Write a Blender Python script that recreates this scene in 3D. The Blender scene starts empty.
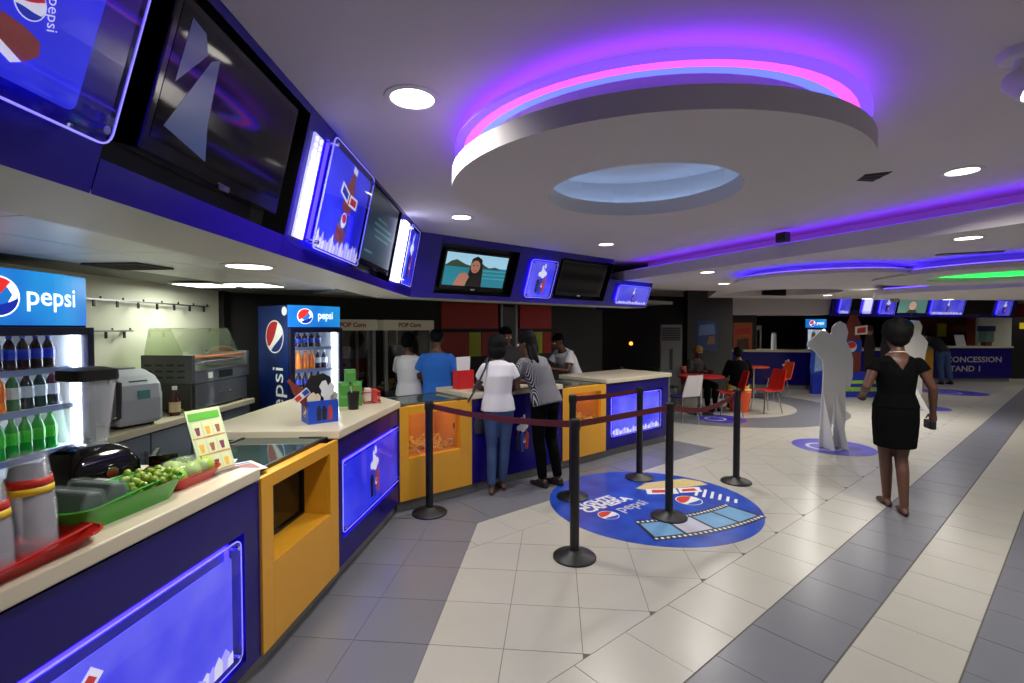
import bpy, bmesh, math, random
from mathutils import Vector, Matrix, Quaternion
from mathutils.geometry import tessellate_polygon
random.seed(7)
SC = bpy.context.scene
COL = SC.collection
# ---------------------------------------------------------------- camera, world, exposure
CAM_H = 1.65
cd = bpy.data.cameras.new('camera'); cam = bpy.data.objects.new('camera', cd); COL.objects.link(cam)
cam.location = (0, 0, CAM_H); cam.rotation_euler = (math.radians(90 - 1.6), 0, 0)
cd.sensor_width = 36; cd.lens = 36 * 484.0 / 1024; cd.clip_start = .05; cd.clip_end = 200
SC.camera = cam
w = bpy.data.worlds.new('world'); SC.world = w; w.use_nodes = True
w.node_tree.nodes['Background'].inputs[0].default_value = (.5, .5, .6, 1)
w.node_tree.nodes['Background'].inputs[1].default_value = .02
vs = SC.view_settings
vs.view_transform = 'Standard'; vs.look = 'None'; vs.gamma = 1; vs.exposure = 0.0; vs.use_curve_mapping = False
try:
    SC.cycles.use_denoising = True
    SC.cycles.max_bounces = 8; SC.cycles.diffuse_bounces = 4; SC.cycles.glossy_bounces = 3
    SC.cycles.transparent_max_bounces = 16; SC.cycles.sample_clamp_indirect = 4.0
    SC.cycles.caustics_reflective = False; SC.cycles.caustics_refractive = False
except Exception: pass
ORD = ['first', 'second', 'third', 'fourth', 'fifth', 'sixth', 'seventh', 'eighth', 'ninth', 'tenth', 'eleventh', 'twelfth']
LAMP_W = 1.2      # overall scale of the place's own lamps

# ---------------------------------------------------------------- materials
def lin(c):
    f = lambda v: v / 12.92 if v <= .04045 else ((v + .055) / 1.055) ** 2.4
    return tuple(f(x / 255.0) for x in c)
MATS = {}
def mat(name, rgb, rough=.5, metal=0, emit=0, ergb=None, var=0, vscale=6, bump=0, bscale=40, spec=.5, alpha=None, coat=0):
    if name in MATS: return MATS[name]
    m = bpy.data.materials.new(name); m.use_nodes = True; nt = m.node_tree; N = nt.nodes; L = nt.links
    b = N['Principled BSDF']; c = lin(rgb)
    b.inputs['Base Color'].default_value = (*c, 1); b.inputs['Roughness'].default_value = rough
    b.inputs['Metallic'].default_value = metal
    b.inputs['Specular IOR Level'].default_value = spec
    if coat: b.inputs['Coat Weight'].default_value = coat; b.inputs['Coat Roughness'].default_value = .05
    if emit:
        b.inputs['Emission Color'].default_value = (*lin(ergb or rgb), 1); b.inputs['Emission Strength'].default_value = emit
    if var or bump:
        tc = N.new('ShaderNodeTexCoord')
    if var:
        nz = N.new('ShaderNodeTexNoise'); nz.inputs['Scale'].default_value = vscale; nz.inputs['Detail'].default_value = 4
        L.new(tc.outputs['Object'], nz.inputs['Vector'])
        mx = N.new('ShaderNodeMix'); mx.data_type = 'RGBA'
        mx.inputs[6].default_value = (*[v * (1 - var) for v in c], 1); mx.inputs[7].default_value = (*[min(1, v * (1 + var)) for v in c], 1)
        L.new(nz.outputs['Fac'], mx.inputs[0]); L.new(mx.outputs[2], b.inputs['Base Color'])
    if bump:
        n2 = N.new('ShaderNodeTexNoise'); n2.inputs['Scale'].default_value = bscale
        L.new(tc.outputs['Object'], n2.inputs['Vector'])
        bp = N.new('ShaderNodeBump'); bp.inputs['Strength'].default_value = bump; bp.inputs['Distance'].default_value = .01
        L.new(n2.outputs['Fac'], bp.inputs['Height']); L.new(bp.outputs['Normal'], b.inputs['Normal'])
    if alpha is not None: b.inputs['Alpha'].default_value = alpha
    MATS[name] = m
    return m
def glass(name, rgb=(235, 245, 245), amount=.12, rough=.03):
    if name in MATS: return MATS[name]
    m = bpy.data.materials.new(name); m.use_nodes = True; nt = m.node_tree; N = nt.nodes; L = nt.links
    N.remove(N['Principled BSDF'])
    t = N.new('ShaderNodeBsdfTransparent'); t.inputs[0].default_value = (*lin(rgb), 1)
    g = N.new('ShaderNodeBsdfGlossy'); g.inputs['Roughness'].default_value = rough
    fr = N.new('ShaderNodeFresnel'); fr.inputs[0].default_value = 1.4
    ad = N.new('ShaderNodeMath'); ad.operation = 'ADD'; ad.use_clamp = True; ad.inputs[1].default_value = amount
    gm = N.new('ShaderNodeNewGeometry'); iv = N.new('ShaderNodeMath'); iv.operation = 'SUBTRACT'; iv.inputs[0].default_value = 1.0
    L.new(gm.outputs['Backfacing'], iv.inputs[1]); ml = N.new('ShaderNodeMath'); ml.operation = 'MULTIPLY'
    L.new(fr.outputs[0], ml.inputs[0]); L.new(iv.outputs[0], ml.inputs[1]); L.new(ml.outputs[0], ad.inputs[0])
    mx = N.new('ShaderNodeMixShader'); L.new(ad.outputs[0], mx.inputs[0]); L.new(t.outputs[0], mx.inputs[1]); L.new(g.outputs[0], mx.inputs[2])
    L.new(mx.outputs[0], N['Material Output'].inputs[0]); MATS[name] = m
    return m
def film(name, rgb, mix=.4, rough=.1):
    """see-through plastic film with a milky share"""
    if name in MATS: return MATS[name]
    m = bpy.data.materials.new(name); m.use_nodes = True; nt = m.node_tree; N = nt.nodes; L = nt.links
    b = N['Principled BSDF']; b.inputs['Base Color'].default_value = (*lin(rgb), 1); b.inputs['Roughness'].default_value = rough
    b.inputs['Specular IOR Level'].default_value = .8
    t = N.new('ShaderNodeBsdfTransparent'); mx = N.new('ShaderNodeMixShader'); mx.inputs[0].default_value = mix
    L.new(t.outputs[0], mx.inputs[1]); L.new(b.outputs[0], mx.inputs[2]); L.new(mx.outputs[0], N['Material Output'].inputs[0]); MATS[name] = m
    return m
def stripes(name, a, b_, scale, axis='Z', rough=.7, thr=.5):
    if name in MATS: return MATS[name]
    m = mat(name, a, rough); nt = m.node_tree; N = nt.nodes; L = nt.links
    tc = N.new('ShaderNodeTexCoord'); wv = N.new('ShaderNodeTexWave'); wv.bands_direction = axis
    wv.inputs['Scale'].default_value = scale; wv.inputs['Distortion'].default_value = 0
    cr = N.new('ShaderNodeValToRGB'); cr.color_ramp.interpolation = 'CONSTANT'
    cr.color_ramp.elements[0].color = (*lin(a), 1); cr.color_ramp.elements[1].color = (*lin(b_), 1); cr.color_ramp.elements[1].position = thr
    L.new(tc.outputs['Object'], wv.inputs['Vector']); L.new(wv.outputs['Fac'], cr.inputs[0]); L.new(cr.outputs[0], N['Principled BSDF'].inputs['Base Color'])
    return m
def print_mat(name, a, b_, emit, scale=2.0):
    """printed backlit sheet: mottled ink, its emission mottled alike"""
    if name in MATS: return MATS[name]
    m = mat(name, a, .3); nt = m.node_tree; N = nt.nodes; L = nt.links
    tc = N.new('ShaderNodeTexCoord'); nz = N.new('ShaderNodeTexNoise'); nz.inputs['Scale'].default_value = scale; nz.inputs['Detail'].default_value = 3
    L.new(tc.outputs['Object'], nz.inputs['Vector'])
    cr = N.new('ShaderNodeValToRGB'); cr.color_ramp.elements[0].position = .3; cr.color_ramp.elements[1].position = .7
    cr.color_ramp.elements[0].color = (*lin(a), 1); cr.color_ramp.elements[1].color = (*lin(b_), 1)
    L.new(nz.outputs['Fac'], cr.inputs[0]); b = N['Principled BSDF']
    L.new(cr.outputs[0], b.inputs['Base Color']); L.new(cr.outputs[0], b.inputs['Emission Color']); b.inputs['Emission Strength'].default_value = emit
    return m

# ---------------------------------------------------------------- mesh helpers
class MB:
    def __init__(s): s.v = []; s.f = []; s.m = []
    def poly(s, pts, m=0):
        i = len(s.v); s.v += [tuple(p) for p in pts]; s.f.append(list(range(i, i + len(pts)))); s.m.append(m); return s
    def prism(s, pts, fn, a, b, m=0, caps=True):
        """pts 2-D outline (counter-clockwise seen from b); fn(x, y, k) -> 3-D; from k=a to k=b"""
        i = len(s.v); n = len(pts)
        s.v += [tuple(fn(x, y, a)) for x, y in pts] + [tuple(fn(x, y, b)) for x, y in pts]
        if caps:
            s.f.append([i + n - 1 - k for k in range(n)]); s.f.append([i + n + k for k in range(n)]); s.m += [m, m]
        for k in range(n):
            j = (k + 1) % n; s.f.append([i + k, i + j, i + n + j, i + n + k]); s.m.append(m)
        return s
    def box(s, x0, x1, y0, y1, z0, z1, m=0, fn=None):
        f = (lambda x, y, k: (x, y, k)) if fn is None else (lambda x, y, k: fn(x, y, k))
        return s.prism([(x0, y0), (x1, y0), (x1, y1), (x0, y1)], f, z0, z1, m)
    def lathe(s, prof, n=20, c=(0, 0, 0), m=0, ax=None, closed=False):
        """profile (r, z) revolved about z (or a quaternion-rotated axis) at c"""
        i = len(s.v); k = len(prof); c = Vector(c)
        for a in range(n):
            t = 2 * math.pi * a / n
            for r, z in prof:
                p = Vector((r * math.cos(t), r * math.sin(t), z))
                if ax is not None: p = ax @ p
                s.v.append(tuple(p + c))
        for a in range(n):
            b = (a + 1) % n
            for j in range(k - 1):
                s.f.append([i + a * k + j, i + b * k + j, i + b * k + j + 1, i + a * k + j + 1]); s.m.append(m)
            if closed: s.f.append([i + a * k + k - 1, i + b * k + k - 1, i + b * k, i + a * k]); s.m.append(m)
        if not closed:
            if prof[0][0] > 1e-6: s.f.append([i + (n - 1 - a) * k for a in range(n)]); s.m.append(m)
            if prof[-1][0] > 1e-6: s.f.append([i + a * k + k - 1 for a in range(n)]); s.m.append(m)
        return s
    def rings(s, rings, m=0):
        """loft closed point rings, capped"""
        i = len(s.v); n = len(rings[0])
        for r in rings: s.v += [tuple(p) for p in r]
        for a in range(len(rings) - 1):
            for k in range(n):
                j = (k + 1) % n; s.f.append([i + a * n + k, i + a * n + j, i + (a + 1) * n + j, i + (a + 1) * n + k]); s.m.append(m)
        s.f.append([i + n - 1 - k for k in range(n)]); s.m.append(m)
        e = i + (len(rings) - 1) * n; s.f.append([e + k for k in range(n)]); s.m.append(m)
        return s
    def tube(s, pts, r, n=8, m=0):
        pts = [Vector(p) for p in pts]; rr = r if isinstance(r, (list, tuple)) else [r] * len(pts)
        out = []; up = None
        for k, p in enumerate(pts):
            d = (pts[min(k + 1, len(pts) - 1)] - pts[max(k - 1, 0)]).normalized()
            if up is None: up = Vector((0, 0, 1)) if abs(d.z) < .9 else Vector((1, 0, 0))
            a = d.cross(up).normalized(); up = a.cross(d).normalized()
            out.append([p + a * rr[k] * math.cos(2 * math.pi * q / n) + up * rr[k] * math.sin(2 * math.pi * q / n) for q in range(n)])
        return s.rings(out, m)
    def ball(s, c, r, m=0, n=12, k=8, sc=(1, 1, 1)):
        pr = []
        i = len(s.v)
        s.lathe([(r * math.sin(math.pi * q / k) if 0 < q < k else 0, -r * math.cos(math.pi * q / k)) for q in range(k + 1)], n, (0, 0, 0), m)
        for q in range(i, len(s.v)):
            p = s.v[q]; s.v[q] = (p[0] * sc[0] + c[0], p[1] * sc[1] + c[1], p[2] * sc[2] + c[2])
        return s
    def mesh(s, name, mats, smooth=False):
        me = bpy.data.meshes.new(name); me.from_pydata(s.v, [], s.f)
        for q in (mats if isinstance(mats, (list, tuple)) else [mats]): me.materials.append(q)
        for p, k in zip(me.polygons, s.m): p.material_index = k
        if smooth:
            for p in me.polygons: p.use_smooth = True
        me.validate(); me.update()
        return me
    def obj(s, name, mats, parent=None, loc=None, rz=0, smooth=False, bev=0, fix=False):
        me = s.mesh(name, mats, smooth)
        if fix:
            bm = bmesh.new(); bm.from_mesh(me); bmesh.ops.remove_doubles(bm, verts=bm.verts, dist=1e-5)
            bmesh.ops.recalc_face_normals(bm, faces=bm.faces); bm.to_mesh(me); bm.free()
        o = bpy.data.objects.new(name, me); COL.objects.link(o); o.parent = parent
        if loc: o.location = loc
        if rz: o.rotation_euler = (0, 0, rz)
        if bev:
            b = o.modifiers.new('bevel', 'BEVEL'); b.width = bev; b.segments = 2; b.limit_method = 'ANGLE'; b.angle_limit = math.radians(40)
        if smooth and not bev:
            try: me.set_sharp_from_angle(angle=math.radians(38))
            except Exception: pass
        return o
def tag(o, label=None, cat=None, group=None, kind=None):
    if label: o['label'] = label
    if cat: o['category'] = cat
    if group: o['group'] = group
    if kind: o['kind'] = kind
    return o
def thing(name, label, cat, loc=(0, 0, 0), rz=0, group=None, kind=None):
    o = bpy.data.objects.new(name, None); COL.objects.link(o); o.location = loc; o.rotation_euler = (0, 0, rz); o.empty_display_size = .1
    return tag(o, label, cat, group, kind)
def part(name, m, parent, *boxes, bev=0, smooth=False):
    b = MB()
    for q in boxes: b.box(*q)
    return b.obj(name, m, parent, bev=bev, smooth=smooth)
def copy_tree(o, parent=None):
    c = o.copy(); COL.objects.link(c); c.parent = parent
    for ch in list(o.children): copy_tree(ch, c)
    return c
def rrect(x0, x1, z0, z1, r, n=4):
    out = []
    for cx, cz, a0 in ((x1 - r, z0 + r, -90), (x1 - r, z1 - r, 0), (x0 + r, z1 - r, 90), (x0 + r, z0 + r, 180)):
        for k in range(n + 1):
            a = math.radians(a0 + 90 * k / n); out.append((cx + r * math.cos(a), cz + r * math.sin(a)))
    return out
def circ(cx, cy, r, n=24, ry=None, a0=0):
    return [(cx + r * math.cos(2 * math.pi * k / n + a0), cy + (ry or r) * math.sin(2 * math.pi * k / n + a0)) for k in range(n)]
def text_mesh(body, size, fn, m=0, mb=None, align='CENTER', xs=1.0, bold=0):
    """lettering as flat mesh; fn(x, y) -> 3-D"""
    cu = bpy.data.curves.new('lettering', 'FONT'); cu.body = body; cu.size = size; cu.align_x = align; cu.align_y = 'CENTER'; cu.resolution_u = 3
    cu.offset = bold
    o = bpy.data.objects.new('lettering', cu); COL.objects.link(o)
    me = bpy.data.meshes.new_from_object(o.evaluated_get(bpy.context.evaluated_depsgraph_get()))
    bpy.data.objects.remove(o); mb = mb or MB(); i = len(mb.v)
    mb.v += [tuple(fn(p.co.x * xs, p.co.y)) for p in me.vertices]
    for p in me.polygons: mb.f.append([i + k for k in p.vertices]); mb.m.append(m)
    bpy.data.meshes.remove(me); bpy.data.curves.remove(cu)
    return mb
def logo_mesh(mb, fn, cx, cy, r, ms=(0, 1, 2), rot=0):
    """round emblem: white disc, red upper wave, blue lower wave. fn(x, y, lift)"""
    cr, sr = math.cos(rot), math.sin(rot)
    g = lambda x, y, l: fn(cx + r * (x * cr - y * sr), cy + r * (x * sr + y * cr), l)
    mb.poly([g(x, y, 0) for x, y in circ(0, 0, 1, 32)], ms[0])
    n = 14; R = .93
    def wave(f, top):
        xs = [-R + 2 * R * k / n for k in range(n + 1)]
        for a, b in zip(xs[:-1], xs[1:]):
            q = []
            for x in (a, b):
                e = math.sqrt(max(0, R * R - x * x)); y = max(-e, min(e, f(x)))
                q.append((x, y, e if top else -e))
            if top: pts = [(q[0][0], q[0][1]), (q[1][0], q[1][1]), (q[1][0], q[1][2]), (q[0][0], q[0][2])]
            else: pts = [(q[0][0], q[0][2]), (q[1][0], q[1][2]), (q[1][0], q[1][1]), (q[0][0], q[0][1])]
            mb.poly([g(x, y, 1) for x, y in pts], ms[1] if top else ms[2])
    wave(lambda x: .02 + .42 * x + .25 * x * x, True)
    wave(lambda x: -.42 + .12 * x - .05 * math.sin(3 * x), False)
    return mb

# ---------------------------------------------------------------- plan directions
TA = math.radians(5.2)                 # first counter and diagonal tiles
TB = math.radians(50.2)                # second counter and floor stripes
dA = Vector((math.sin(TA), math.cos(TA), 0)); dB = Vector((math.sin(TB), math.cos(TB), 0))
oB = Vector((math.cos(TB), -math.sin(TB), 0))     # towards the hall, away from counter two
RZA = math.pi / 2 - TA; RZB = math.pi / 2 - TB      # local +x runs left to right, local -y faces the hall
def PB(t, o, z=0): p = dB * t + oB * o; return Vector((p.x, p.y, z))
def PAx(y): return -1.19 + (y - 2.22) * math.tan(TA)   # front line of counter one
CEIL = 2.55; FB = 1.95

# ---------------------------------------------------------------- shared materials
beige = mat('beige_tile', (176, 173, 162), .28, var=.06, vscale=3, spec=.5)
greyt = mat('grey_tile', (112, 113, 119), .3, var=.07, vscale=3, spec=.5)
grout = mat('grout', (96, 92, 86), .8)
paint = mat('white_ceiling_paint', (205, 200, 200), .75, var=.03, vscale=2, bump=.03)
blue = mat('blue_laminate', (24, 13, 108), .25, spec=.3)
bluef = mat('blue_fascia_laminate', (28, 12, 132), .2, spec=.5)
yel = mat('yellow_laminate', (222, 160, 40), .35, var=.03)
worktop = mat('cream_worktop', (208, 198, 172), .3, var=.05, vscale=9)
black = mat('black_satin', (14, 14, 15), .35)
blackg = mat('black_gloss', (8, 8, 9), .08)
chrome = mat('chrome', (200, 200, 205), .18, metal=1)
steel = mat('brushed_steel', (150, 150, 155), .35, metal=1, bump=.02, bscale=200)
white = mat('white_paint', (225, 225, 225), .5)
dark = mat('dark_wall_paint', (24, 23, 24), .6, var=.1)
plinthm = mat('plinth_grey', (120, 120, 118), .4)
ledw = mat('led_white', (235, 235, 255), .5, emit=9, ergb=(215, 215, 255))
ledb = mat('led_blue', (60, 40, 255), .5, emit=9, ergb=(38, 26, 255))
edgem = mat('lit_acrylic_edge', (190, 190, 255), .3, emit=1.1, ergb=(130, 120, 255))
acry = glass('clear_acrylic', (240, 240, 250), .02)
pr_white = mat('print_white', (240, 240, 240), .4, emit=.75)
pr_red = mat('print_red', (205, 40, 40), .4, emit=.7)
pr_blue = mat('print_blue', (20, 50, 170), .4, emit=.8)
pr_ice = mat('print_ice', (205, 205, 255), .4, emit=.8, ergb=(175, 170, 255))
pr_cola = mat('print_cola', (150, 70, 50), .4, emit=.5, var=.5, vscale=40)
pr_dark = mat('print_dark', (25, 20, 60), .4, emit=.3)
pr_lilac = mat('print_lilac', (120, 90, 180), .4, emit=.6)
# ================================================================ STRUCTURE
# ---------------------------------------------------------------- floor: grout bed, tiles laid in stripes and diagonals
qA = Vector((math.cos(TA), -math.sin(TA), 0))
def clip(poly, n, c):
    out = []
    for i in range(len(poly)):
        a, b = poly[i], poly[(i + 1) % len(poly)]
        da = n[0] * a[0] + n[1] * a[1] - c; db = n[0] * b[0] + n[1] * b[1] - c
        if da <= 0: out.append(a)
        if (da < 0 < db) or (db < 0 < da):
            k = da / (da - db); out.append((a[0] + (b[0] - a[0]) * k, a[1] + (b[1] - a[1]) * k))
    return out
floor = MB().prism([(-6, -6), (30, -6), (30, 30), (-6, 30)], lambda x, y, k: (x, y, k), -.15, -.003).obj('floor', grout)
tag(floor, 'glossy beige and grey tiled cinema lobby floor', 'floor', kind='structure')
Q0, Q1 = -1.42, -.658
def meet(q, o):            # point with given qA and oB coordinates
    a, b, c_, d = qA.x, qA.y, oB.x, oB.y; det = a * d - b * c_
    return ((q * d - b * o) / det, (a * o - q * c_) / det)
C1, C0 = meet(Q1, -3.3), meet(-1.386, -3.92)
bis = Vector((C1[0] - C0[0], C1[1] - C0[1])).normalized(); bn = (-bis.y, bis.x)     # points to the far side
bc = bn[0] * C1[0] + bn[1] * C1[1]
no = lambda lo, hi: [((oB.x, oB.y), hi), ((-oB.x, -oB.y), -lo)]
ntt = lambda lo, hi: [((dB.x, dB.y), hi), ((-dB.x, -dB.y), -lo)]
nq = lambda lo, hi: [((qA.x, qA.y), hi), ((-qA.x, -qA.y), -lo)]
zones = [('A', greyt, nq(-1.62, Q1) + [(bn, bc)], (0, -.658)),
         ('B', greyt, no(-4.25, -3.3) + ntt(-9, 6.35) + [((-bn[0], -bn[1]), -bc)], (.1, -3.3)),
         ('B', beige, no(-3.3, -2.95) + nq(Q1, 99) + ntt(-9, 30), (.1, -2.95)),
         ('A', beige, no(-2.95, -1.59) + nq(Q1, 99) + ntt(-9, 30), (.0, .14)),
         ('B', beige, no(-14, -3.3) + ntt(6.35, 30), (.1, -3.3))]
o0 = -1.59
for k in range(12):
    zones.append(('B', (beige, greyt)[k % 2] if k < 6 else beige, no(o0, o0 + .41) + ntt(-3, 30), (.1 + (k % 2) * .2, o0))); o0 += .41
tiles = []
for grid, m, planes, org in zones:
    u, v = (dA, qA) if grid == 'A' else (dB, oB); S = .405
    for i in range(-25, 80):
        for j in range(-36, 90 if grid == 'A' else 14):
            c0 = (org[0] if grid == 'A' else org[0]) + i * S; d0 = org[1] + j * S
            cx = u * (c0 + S / 2) + v * (d0 + S / 2)
            if cx.y < -.6 or abs(cx.x) > 1.9 * max(cx.y, 0) + 1.6 or cx.y > 24 or cx.x > 24: continue
            if any(n[0] * cx.x + n[1] * cx.y - c > S for n, c in planes): continue
            poly = [tuple((u * a + v * b)[:2]) for a, b in ((c0, d0), (c0, d0 + S), (c0 + S, d0 + S), (c0 + S, d0))]
            g = .0018
            for n, c in planes: poly = clip(poly, n, c - g) if poly else poly
            if len(poly) < 3: continue
            for n, c in (((u.x, u.y), c0 + S - g), ((-u.x, -u.y), -c0 - g), ((v.x, v.y), d0 + S - g), ((-v.x, -v.y), -d0 - g)):
                poly = clip(poly, n, c) if poly else poly
            if len(poly) < 3: continue
            ar = sum(poly[k][0] * poly[(k + 1) % len(poly)][1] - poly[(k + 1) % len(poly)][0] * poly[k][1] for k in range(len(poly))) / 2
            if ar < 0: poly = poly[::-1]
            if abs(ar) < .002: continue
            vis = cx.y > 2.0 and abs(cx.x) < 1.08 * cx.y + .1
            tiles.append((0 if vis else 1, cx.length, poly, m, len(poly) == 4 and abs(ar) > .158, grid, cx))
tiles.sort(key=lambda t: (t[0], t[1]))
shared = {}
idf = lambda x, y, k: (x, y, k)
for _, _, poly, m, full, grid, cx in tiles[:300]:
    key = (m.name, grid)
    if full and key in shared:
        o = bpy.data.objects.new('tile', shared[key]); COL.objects.link(o); o.parent = floor
    else:
        o = MB().prism([(p[0] - cx.x, p[1] - cx.y) for p in poly], idf, -.012, 0).obj('tile', m, floor)
        if full: shared[key] = o.data
    o.location = (cx.x, cx.y, random.uniform(-.0004, .0004))
for m in (beige, greyt):
    b = MB()
    for _, _, poly, mm, full, grid, cx in tiles[300:]:
        if mm is m: b.prism(poly, idf, -.012, 0)
    tag(b.obj('distant_tiles', m, floor), kind='stuff')

# ---------------------------------------------------------------- walls
def wall(name, pts, z0, z1, m, label, th=.12):
    """wall along a polyline, thickness to the left of the direction of travel"""
    b = MB()
    for (x0, y0), (x1, y1) in zip(pts[:-1], pts[1:]):
        d = Vector((x1 - x0, y1 - y0)).normalized(); n = Vector((-d.y, d.x)) * th
        b.prism([(x0, y0), (x1, y1), (x1 + n.x, y1 + n.y), (x0 + n.x, y0 + n.y)], idf, z0, z1)
    return tag(b.obj(name, m), label, 'wall', kind='structure')
wallw = mat('cream_wall_paint', (214, 214, 196), .6, var=.03)
wall('wall_left', [(-3.02, -2.5), (-3.18, 5.35)], 0, 2.55, wallw, 'cream kitchen wall behind the first counter')
wall('wall_alcove', [(-3.12, 5.37), (-4.3, 5.37), (-4.3, 7.5)], 0, 2.55, dark, 'dark alcove wall behind the smaller drinks fridge') 
a, b_ = PB(-1.2, -6.3), PB(7.6, -6.3)
wall('wall_rear', [tuple(a[:2]), tuple(b_[:2])], 0, 2.55, dark, 'dark rear wall behind the popcorn machines')
wall('wall_lounge', [(1.9, 12.6), (6.0, 14.6), (9.0, 17.8), (16.2, 18.4)], 0, 2.55, dark, 'dark back wall of the seating corner')
wall('wall_side', [tuple(b_[:2]), (1.9, 12.6)], 0, 2.55, dark, 'dark side wall past the end of the counter')
redw = mat('red_wall_paint', (170, 52, 34), .55)
wall('wall_far', [(16.2, 18.4), (21.5, 17.2)], 0, 2.55, redw, 'orange red wall beyond the far counter')
a, b_ = PB(-4, 3.5), PB(30, 3.5)
wall('wall_right', [tuple(b_[:2]), tuple(a[:2])], 0, 2.55, wallw, 'plain wall along the far side of the lobby')
c_ = PB(27, -4); 
wall('wall_end', [(21.5, 17.2), tuple(PB(30, 3.5)[:2])], 0, 2.55, dark, 'dark end wall of the lobby')
wall('wall_near', [tuple(a[:2]), (-3.0, -2.5)], 0, 2.55, wallw, 'plain wall behind the viewer')

# ---------------------------------------------------------------- ceilings
ceil = MB().prism([(-6, -6), (30, -6), (30, 30), (-6, 30)], idf, CEIL, CEIL + .15).obj('ceiling', paint)
tag(ceil, 'smooth off-white painted lobby ceiling', 'ceiling', kind='structure')
led_pink = mat('led_magenta', (255, 90, 220), .5, emit=3.0, ergb=(255, 60, 200))
led_vio = mat('led_violet', (90, 50, 255), .5, emit=9.5, ergb=(74, 46, 255))
led_cool = mat('led_cool_white', (200, 220, 255), .5, emit=6, ergb=(170, 205, 255))
led_green = mat('led_green', (40, 255, 90), .5, emit=12, ergb=(40, 255, 90))
def ring_strip(r0, r1, z0, z1, c, m, name, parent):
    return MB().lathe([(r0, z0), (r1, z0), (r1, z1), (r0, z1)], 64, (c[0], c[1], 0), closed=True).obj(name, m, parent)
def hanging_disc(name, c, R, r, z0, z1, top, label, outer, inner=None, led_z=None):
    d = MB().lathe([(r, z0), (R, z0), (R, z1), (r, z1)], 96, (c[0], c[1], 0), closed=True).obj(name, paint, smooth=True, fix=True) if r > 0 else \
        MB().lathe([(0, z0), (R, z0), (R, z1), (0, z1)], 96, (c[0], c[1], 0)).obj(name, paint, smooth=True, fix=True)
    tag(d, label, 'ceiling disc', kind='structure')
    h = R * .74
    MB().lathe([(h, z1), (h + .02, z1), (h + .02, top), (h, top)], 64, (c[0], c[1], 0), closed=True).obj('hanger_collar', paint, d)
    for k, (rr, m) in enumerate(outer): ring_strip(rr - (.02 if led_z else .012), rr + (.02 if led_z else .012), led_z or z1, (led_z or z1) + .012, c, m, 'led_strip', d)
    if led_z:      # thin hangers that carry the raised light ring
        b = MB()
        for k in range(6):
            a = 2 * math.pi * k / 6 + .35
            for rr, m in outer[:1]: b.tube([(c[0] + rr * math.cos(a), c[1] + rr * math.sin(a), led_z + .011), (c[0] + rr * math.cos(a), c[1] + rr * math.sin(a), top)], .0014, 6)
        b.obj('hanger', paint, d)
    if inner: ring_strip(h - .05, h - .03, z1, z1 + .012, c, inner, 'led_strip', d)
    return d
ring_pink = mat('ring_led_magenta', (255, 90, 220), .5, emit=1.7, ergb=(255, 84, 205)); ring_blue = mat('ring_led_blue', (90, 120, 255), .5, emit=2.2, ergb=(84, 100, 255)); ring_vio = mat('ring_led_violet', (90, 60, 255), .5, emit=3.0, ergb=(82, 48, 255))
hanging_disc('ceiling_disc', (.63, 2.37), .915, .45, 2.30, 2.375, CEIL, 'large round hanging ceiling ring glowing pink and violet above its rim',
             [(.80, ring_blue), (.84, ring_pink), (.88, ring_vio)], led_cool, led_z=2.475)
# first dropped slab with a round recess
def slab(name, poly, holes, z0, z1, label, m=paint, side=True):
    b = MB()
    for z, flip in ((z0, True), (z1, False)):
        loops = [[Vector((x, y, z)) for x, y in poly]] + [[Vector((x, y, z)) for x, y in h] for h in holes]
        i = len(b.v); flat = [p for l in loops for p in l]; b.v += [tuple(p) for p in flat]
        for t in tessellate_polygon(loops):
            p = [flat[k] for k in t]; nz = (p[1] - p[0]).cross(p[2] - p[0]).z
            t = list(t) if (nz < 0) == flip else list(t)[::-1]
            b.f.append([i + k for k in t]); b.m.append(0)
    for l in [poly] + holes:
        n = len(l)
        for k in range(n):
            p, q = l[k], l[(k + 1) % n]; b.poly([(*p, z0), (*q, z0), (*q, z1), (*p, z1)])
    o = b.obj(name, m, fix=True)
    return tag(o, label, 'dropped ceiling', kind='structure')
oval = circ(5.0, 9.0, .95, 40)
S1 = [(4.9, -.85), (8.5, -4), (15.5, 3.2), (9.6, 9.5), (7.4, 10.9), (4.2, 10.4), (3.6, 8.5), (.95, 8.0), (1.57, 6.58), (3.17, 3.02)]
s1 = slab('ceiling_slab', S1, [oval], 2.30, 2.43, 'off-white dropped ceiling with a straight violet lit edge')
MB().prism(circ(5.0, 9.0, .98, 40), idf, 2.43, 2.45).obj('recess_lid', mat('shaded_recess_grey', (120, 120, 120), .8), s1)  # lid greyer than the slab: recess shade put into its colour
def edge_led(p, q, z, m, parent, wd=.012):
    p, q = Vector((*p, 0)), Vector((*q, 0)); d = (q - p).normalized(); n = Vector((-d.y, d.x, 0)) * wd
    MB().prism([tuple((p - n)[:2]), tuple((q - n)[:2]), tuple((q + n)[:2]), tuple((p + n)[:2])], idf, z, z + .012).obj('led_strip', m, parent)
edge_led((1.66, 6.55), (4.95, -.75), 2.43, led_vio, s1)
edge_led((1.70, 6.57), (4.99, -.73), 2.43, led_pink, s1, .002)
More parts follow.
